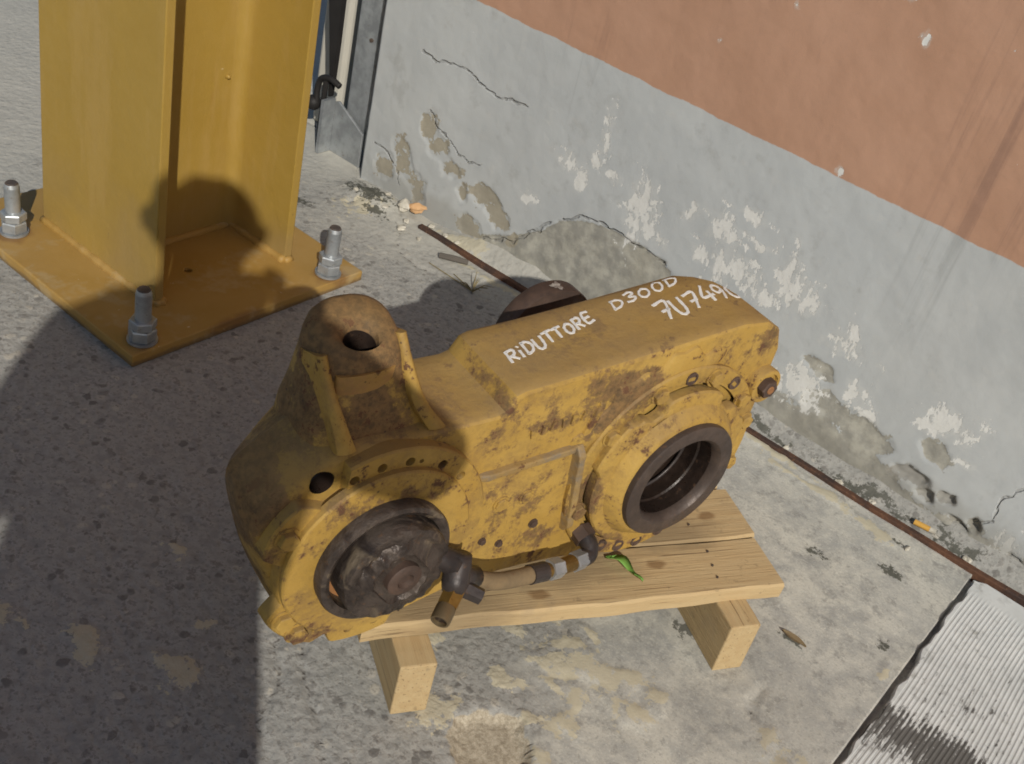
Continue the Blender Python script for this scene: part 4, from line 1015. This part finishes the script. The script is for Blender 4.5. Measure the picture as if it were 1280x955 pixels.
# ================================================================ small things lying about
def small_things():
    c, s = math.cos(WALL_YAW), math.sin(WALL_YAW); wp = lambda u_, n_, z=0: (u_*c-n_*s, u_*s+n_*c, z)
    N = NT('green_leaf'); lf = N.out(N.mix(N.noise(50), (.14, .29, .05), (.20, .38, .08)), .55)
    # green leaf on the front board
    base = Vector((.166, 1.052, .107)); tip = Vector((.215, 1.024, .1085)); d = tip-base; sd = Vector((-d.y, d.x, 0)).normalized(); rg = []
    for i in range(13):
        t = i/12; wd = .0075*math.sin(math.pi*min(1, t*1.35))**.8 if t < .74 else .0012; wd = max(wd, .0010)
        p = base+d*t+Vector((0, 0, .006*math.sin(t*5)**2))+sd*.006*math.sin(t*4)
        rg.append([tuple(p-sd*wd+Vector((0, 0, .004))), tuple(p+Vector((0, 0, .0006))), tuple(p+sd*wd+Vector((0, 0, .0035))), tuple(p-Vector((0, 0, .0004)))])
    tag(pyd('leaf', *loft(rg), lf, None, True), 'curled fresh green leaf lying on the pallet board', 'leaf')
    N = NT('dry_stalk'); dry = N.out(N.mix(N.noise(40), (.27, .22, .11), (.15, .12, .07)), .85)
    N = NT('dead_twig'); dk = N.out(N.mix(N.noise(40), (.085, .075, .065), (.14, .12, .10)), .85)
    bm = bmesh.new()
    pw = Vector(wp(-1.003, 1.455))
    st = []
    for k in range(9):
        a = random.uniform(0, 6.28); l = random.uniform(.018, .04)
        st.append(tube([tuple(pw+Vector((0, 0, .001))), tuple(pw+Vector((math.cos(a)*l*.5, math.sin(a)*l*.5, l*.6))), tuple(pw+Vector((math.cos(a)*l, math.sin(a)*l, l*.75)))], [.0013, .001, .0004], 5))
    for q in (wp(-1.06, 1.468, .003), wp(-1.11, 1.455, .004)): st.append(tube([tuple(pw+Vector((0, 0, .002))), q], [.0012, .0008], 5))
    tag(pyd('dry_weed', *merge(st), dry), 'small dry weed sprouting from the concrete crack behind the gearbox', 'weed'); bm.free()
    tag(pyd('twig', *tube([wp(-1.115, 1.487, .008), wp(-1.09, 1.502, .009), wp(-1.068, 1.515, .0085)], [.0055, .006, .005], 7), dk), 'short dark stick lying beside the rusty strip end', 'stick')
    N = NT('pale_rubble'); rub = N.out(N.mix(N.step(N.noise(40, 5), .35, .65), (.40, .37, .30), (.60, .56, .48)), .9, N.bump(N.noise(90, 5), .003))
    N = NT('brick_rubble'); rubo = N.out(N.mix(N.noise(40), (.50, .28, .13), (.60, .38, .20)), .9)
    def stone(p, r, m, lab, grp, cat='stone', seed=0):
        bm = bmesh.new(); bmesh.ops.create_icosphere(bm, subdivisions=2, radius=1); g = random.Random(seed)
        off = [g.uniform(0, 9) for _ in range(3)]
        for v in bm.verts:
            k = 1+.22*math.sin(v.co.x*3+off[0])+.2*math.sin(v.co.y*4+off[1])+.16*math.sin(v.co.z*5+off[2]); v.co = Vector((v.co.x*r[0], v.co.y*r[1], v.co.z*r[2]))*k
        o = frombm('stone', bm, m); o.location = Vector(p)+Vector((0, 0, r[2]*.55+.004)); o.rotation_euler = (0, 0, g.uniform(0, 3)); tag(o, lab, cat, grp); return o
    stone(wp(-1.272, 1.552, .008), (.013, .016, .011), rub, 'white chunk of plaster beside the orange brick chip', None, seed=1)
    stone(wp(-1.248, 1.566, .012), (.018, .011, .009), rubo, 'orange brick chip at the crumbled end of the rusty strip', None, seed=2)
    for k, (a, b, r) in enumerate([(-1.225, 1.498, .008), (-1.20, 1.558, .007), (-1.30, 1.53, .007), (-1.18, 1.50, .005), (-1.33, 1.57, .008), (-1.16, 1.555, .006), (-1.24, 1.53, .006), (-1.13, 1.553, .006), (-1.37, 1.52, .009), (-1.29, 1.58, .010)]):
        stone(wp(a, b, .000), (r, r*.8, r*.7), rub, 'small pale plaster crumb in the rubble at the wall foot', 'plaster crumbs at the wall foot', seed=10+k)
    for k, (a, b, r) in enumerate([(-.155, 1.498, .005), (-.30, 1.552, .006), (-.40, 1.555, .006), (-.52, 1.553, .005), (-.24, 1.555, .006), (-.08, 1.556, .007)]):
        stone(wp(a, b, -.004), (r, r*.8, r*.6), rub, 'small pale crumb in the gap between the rusty strip and the wall', 'crumbs beside the rusty strip', seed=40+k)
    N = NT('butt_paper'); bp = N.out(N.mix(N.noise(60), (.62, .36, .08), (.55, .30, .06)), .8)
    p, q = Vector(wp(-.172, 1.556, .0100)), Vector(wp(-.138, 1.559, .0115))
    cb = pyd('cigarette_butt', *cyl_between(tuple(p), tuple(p.lerp(q, .72)), .0044, seg=12), bp); tag(cb, 'orange cigarette butt lying by the rusty strip', 'cigarette butt')
    pyd('paper_end', *cyl_between(tuple(p.lerp(q, .725)), tuple(q), .0043, seg=12), rub, cb)
    # dead leaf on the concrete right of the pallet
    N = NT('dead_leaf'); dl = N.out(N.mix(N.noise(60), (.26, .19, .10), (.16, .12, .07)), .9)
    b0 = Vector((.430, 1.118, .004)); d = Vector((.030, -.022, .002)); sd = Vector((.022, .030, 0)).normalized(); rg = []
    for i in range(9):
        t = i/8; wd = .0055*math.sin(math.pi*t)+.0006; p = b0+d*t
        rg.append([tuple(p-sd*wd+Vector((0, 0, .003))), tuple(p+Vector((0, 0, .001))), tuple(p+sd*wd+Vector((0, 0, .003))), tuple(p)])
    tag(pyd('leaf', *loft(rg), dl), 'small brown dead leaf on the concrete beside the pallet runner', 'leaf')
small_things()

# ================================================================ the photographer whose shadow falls over the scene
def build_person():
    sh = Vector((SUN.x, SUN.y, 0)).normalized(); sr = Vector((sh.y, -sh.x, 0)); org = -sh*.22
    rz = math.atan2(sr.y, sr.x)
    root = empty('person', (org.x, org.y, 0), rz, 'kneeling person in blue work clothes raising a small camera', 'person')
    # local x = right, y = towards the gearbox, z = up
    V = {}; E = []; RAD = []; names = []
    def j(n, p, r, par=None):
        V[n] = len(names); names.append(p); RAD.append(r if isinstance(r, tuple) else (r, r))
        if par: E.append((V[par], V[n]))
    j('pelvis', (-.092, -.10, .50), (.190, .115)); j('waist', (-.100, -.085, .66), (.200, .110), 'pelvis'); j('chest', (-.100, -.06, .86), (.165, .105), 'waist')
    j('upper', (-.085, -.045, 1.03), (.150, .095), 'chest'); j('neck0', (-.066, -.03, 1.12), (.070, .065), 'upper'); j('neck', (-.060, -.012, 1.165), (.052, .054), 'neck0')
    j('skull0', (-.057, .012, 1.215), (.062, .072), 'neck'); j('skull1', (-.056, .010, 1.270), (.078, .092), 'skull0'); j('skull2', (-.056, -.002, 1.322), (.066, .078), 'skull1')
    for sd, S in ((1, 'r'), (-1, 'l')):
        if sd > 0: sho, elb, wr = (.075, -.04, 1.085), (.205, .015, .985), (.085, .165, 1.010)
        else: sho, elb, wr = (-.238, -.04, 1.065), (-.290, .055, .790), (-.060, .170, 1.000)
        j('sh'+S, sho, .066, 'upper'); m = Vector(sho).lerp(Vector(elb), .5); j('ua'+S, tuple(m), .055, 'sh'+S); j('el'+S, elb, .045, 'ua'+S)
        m = Vector(elb).lerp(Vector(wr), .45); j('fa'+S, tuple(m), .041, 'el'+S); j('wr'+S, wr, (.028, .024), 'fa'+S)
        pm = (Vector(wr)+Vector((-.022*sd, .030, .020))); j('pa'+S, tuple(pm), (.034, .020), 'wr'+S)
        hip = (-.095+sd*.085, -.10, .46); kn = (-.095+sd*.13, .16, .075)
        j('hp'+S, hip, .088, 'pelvis'); j('th'+S, tuple(Vector(hip).lerp(Vector(kn), .5)), .078, 'hp'+S); j('kn'+S, kn, .058, 'th'+S)
        an = (-.095+sd*.11, -.26, .060); j('cf'+S, tuple(Vector(kn).lerp(Vector(an), .45)+Vector((0, 0, .008))), .056, 'kn'+S); j('an'+S, an, .038, 'cf'+S)
        j('to'+S, (an[0], an[1]-.10, .035), (.042, .032), 'an'+S)
    me = bpy.data.meshes.new('body'); me.from_pydata(names, E, []); me.update()
    o = bpy.data.objects.new('body', me); COL.objects.link(o); o.parent = root
    sk = o.modifiers.new('skin', 'SKIN'); sk.use_smooth_shade = True
    if not me.skin_vertices: me.skin_vertices.new()
    for i, r in enumerate(RAD): me.skin_vertices[0].data[i].radius = r; me.skin_vertices[0].data[i].use_root = (i == 0)
    ss = o.modifiers.new('sub', 'SUBSURF'); ss.levels = 2; ss.render_levels = 2
    bpy.context.view_layer.update()
    bm_ = bpy.data.meshes.new_from_object(o.evaluated_get(bpy.context.evaluated_depsgraph_get()))
    o.modifiers.clear(); o.data = bm_
    parts = [([tuple(v.co) for v in bm_.vertices], [tuple(p.vertices) for p in bm_.polygons])]
    # fingers closing on the camera, nose and ears joined into the body mesh
    for sd, wr in ((1, (.085, .165, 1.010)), (-1, (-.060, .170, 1.000))):
        pm = Vector(wr)+Vector((-.022*sd, .030, .020))
        for k, ln in enumerate((.066, .074, .070, .056)):
            b = pm+Vector((.004*sd, .008, .020-.016*k)); l = ln/3; fwd = Vector((0, .6, .15)); inn = Vector((-sd*.8, .45, 0))
            p1 = b+fwd*l*1.2; p2 = p1+(fwd*.4+inn*.7)*l; p3 = p2+inn*l*.8
            parts.append(tube([tuple(x) for x in (b-fwd*.01, b, p1, p2, p3)], [.0085, .0085, .008, .0072, .005], 10))
        b = pm+Vector((-.012*sd, -.004, .012)); parts.append(tube([tuple(b), tuple(b+Vector((-.016*sd, .010, .016))), tuple(b+Vector((-.034*sd, .016, .018)))], [.0105, .0095, .006], 10))
    hx = -.056
    parts.append(tube([(hx, .095, 1.285), (hx, .108, 1.265), (hx, .112, 1.252), (hx, .096, 1.246)], [.007, .010, .012, .008], 10))
    for sd in (1, -1): parts.append(tube([(hx+sd*.074, .005, 1.245), (hx+sd*.085, .0, 1.262), (hx+sd*.088, -.004, 1.282), (hx+sd*.076, .002, 1.292)], [.007, .010, .010, .006], 10))
    for sd in (1, -1):
        bm = bmesh.new(); bmesh.ops.create_uvsphere(bm, u_segments=12, v_segments=8, radius=.012, matrix=Matrix.Translation((hx+sd*.030, .085, 1.285)))
        parts.append(([tuple(v.co) for v in bm.verts], [tuple(v.index for v in f.verts) for f in bm.faces])); bm.free()
    parts.append(tube([(hx-.022, .088, 1.222), (hx, .096, 1.220), (hx+.022, .088, 1.222)], [.004, .007, .004], 8))
    V_, F_ = merge(parts)
    me2 = bpy.data.meshes.new('body'); me2.from_pydata(V_, [], F_); me2.update(); me2.shade_smooth()
    bmx = bmesh.new(); bmx.from_mesh(me2); bmesh.ops.recalc_face_normals(bmx, faces=bmx.faces); bmx.to_mesh(me2); bmx.free()
    o.data = me2
    def pm_(n, c, r=.7): N = NT(n); return N.out(N.mix(N.noise(30, 4), c, tuple(x*.75 for x in c)), r)
    me2.materials.append(pm_('skin', (.48, .29, .20), .55)); me2.materials.append(pm_('blue_shirt', (.06, .09, .19))); me2.materials.append(pm_('work_trousers', (.035, .045, .075))); me2.materials.append(pm_('black_shoes', (.02, .02, .02)))
    for p in me2.polygons:
        c = p.center; k = 1
        if c.z < .56: k = 2
        if c.z < .11 and c.y < -.24: k = 3
        if c.z > 1.15 or (c.y > .12 and c.z > .9): k = 0
        p.material_index = k
    bm = bmesh.new(); bmesh.ops.create_uvsphere(bm, u_segments=32, v_segments=20, radius=1)
    bmesh.ops.delete(bm, geom=[v for v in bm.verts if v.co.z < -.45 or (v.co.y > .55 and v.co.z < .35)], context='VERTS')
    for v in bm.verts:
        k = 1+.03*math.sin(v.co.x*9+v.co.z*7); v.co = Vector((hx+v.co.x*.084*k, -.004+v.co.y*.098*k, 1.280+v.co.z*.078*k))
    h = frombm('hair', bm, pm_('dark_hair', (.03, .022, .016)), root, True); sm = h.modifiers.new('thick', 'SOLIDIFY'); sm.thickness = .008
    # the little camera in the hands
    cr = empty('compact_camera', (org+sh*.185+Vector((0, 0, 1.015)))[:], rz, 'small silver compact camera held in both hands', 'camera')
    bm = bmesh.new(); box(bm, (.0, 0, .032), (.095, .024, .058)); b = frombm('camera_body', bm, M_GALV, cr); bevel(b, .006, 3)
    v, f = lathe([(.020, .012), (.020, .022), (.016, .024), (.012, .020), (0, .019)], .005, .032, 32); pyd('lens_barrel', v, f, M_DARKSTEEL, cr)
build_person()
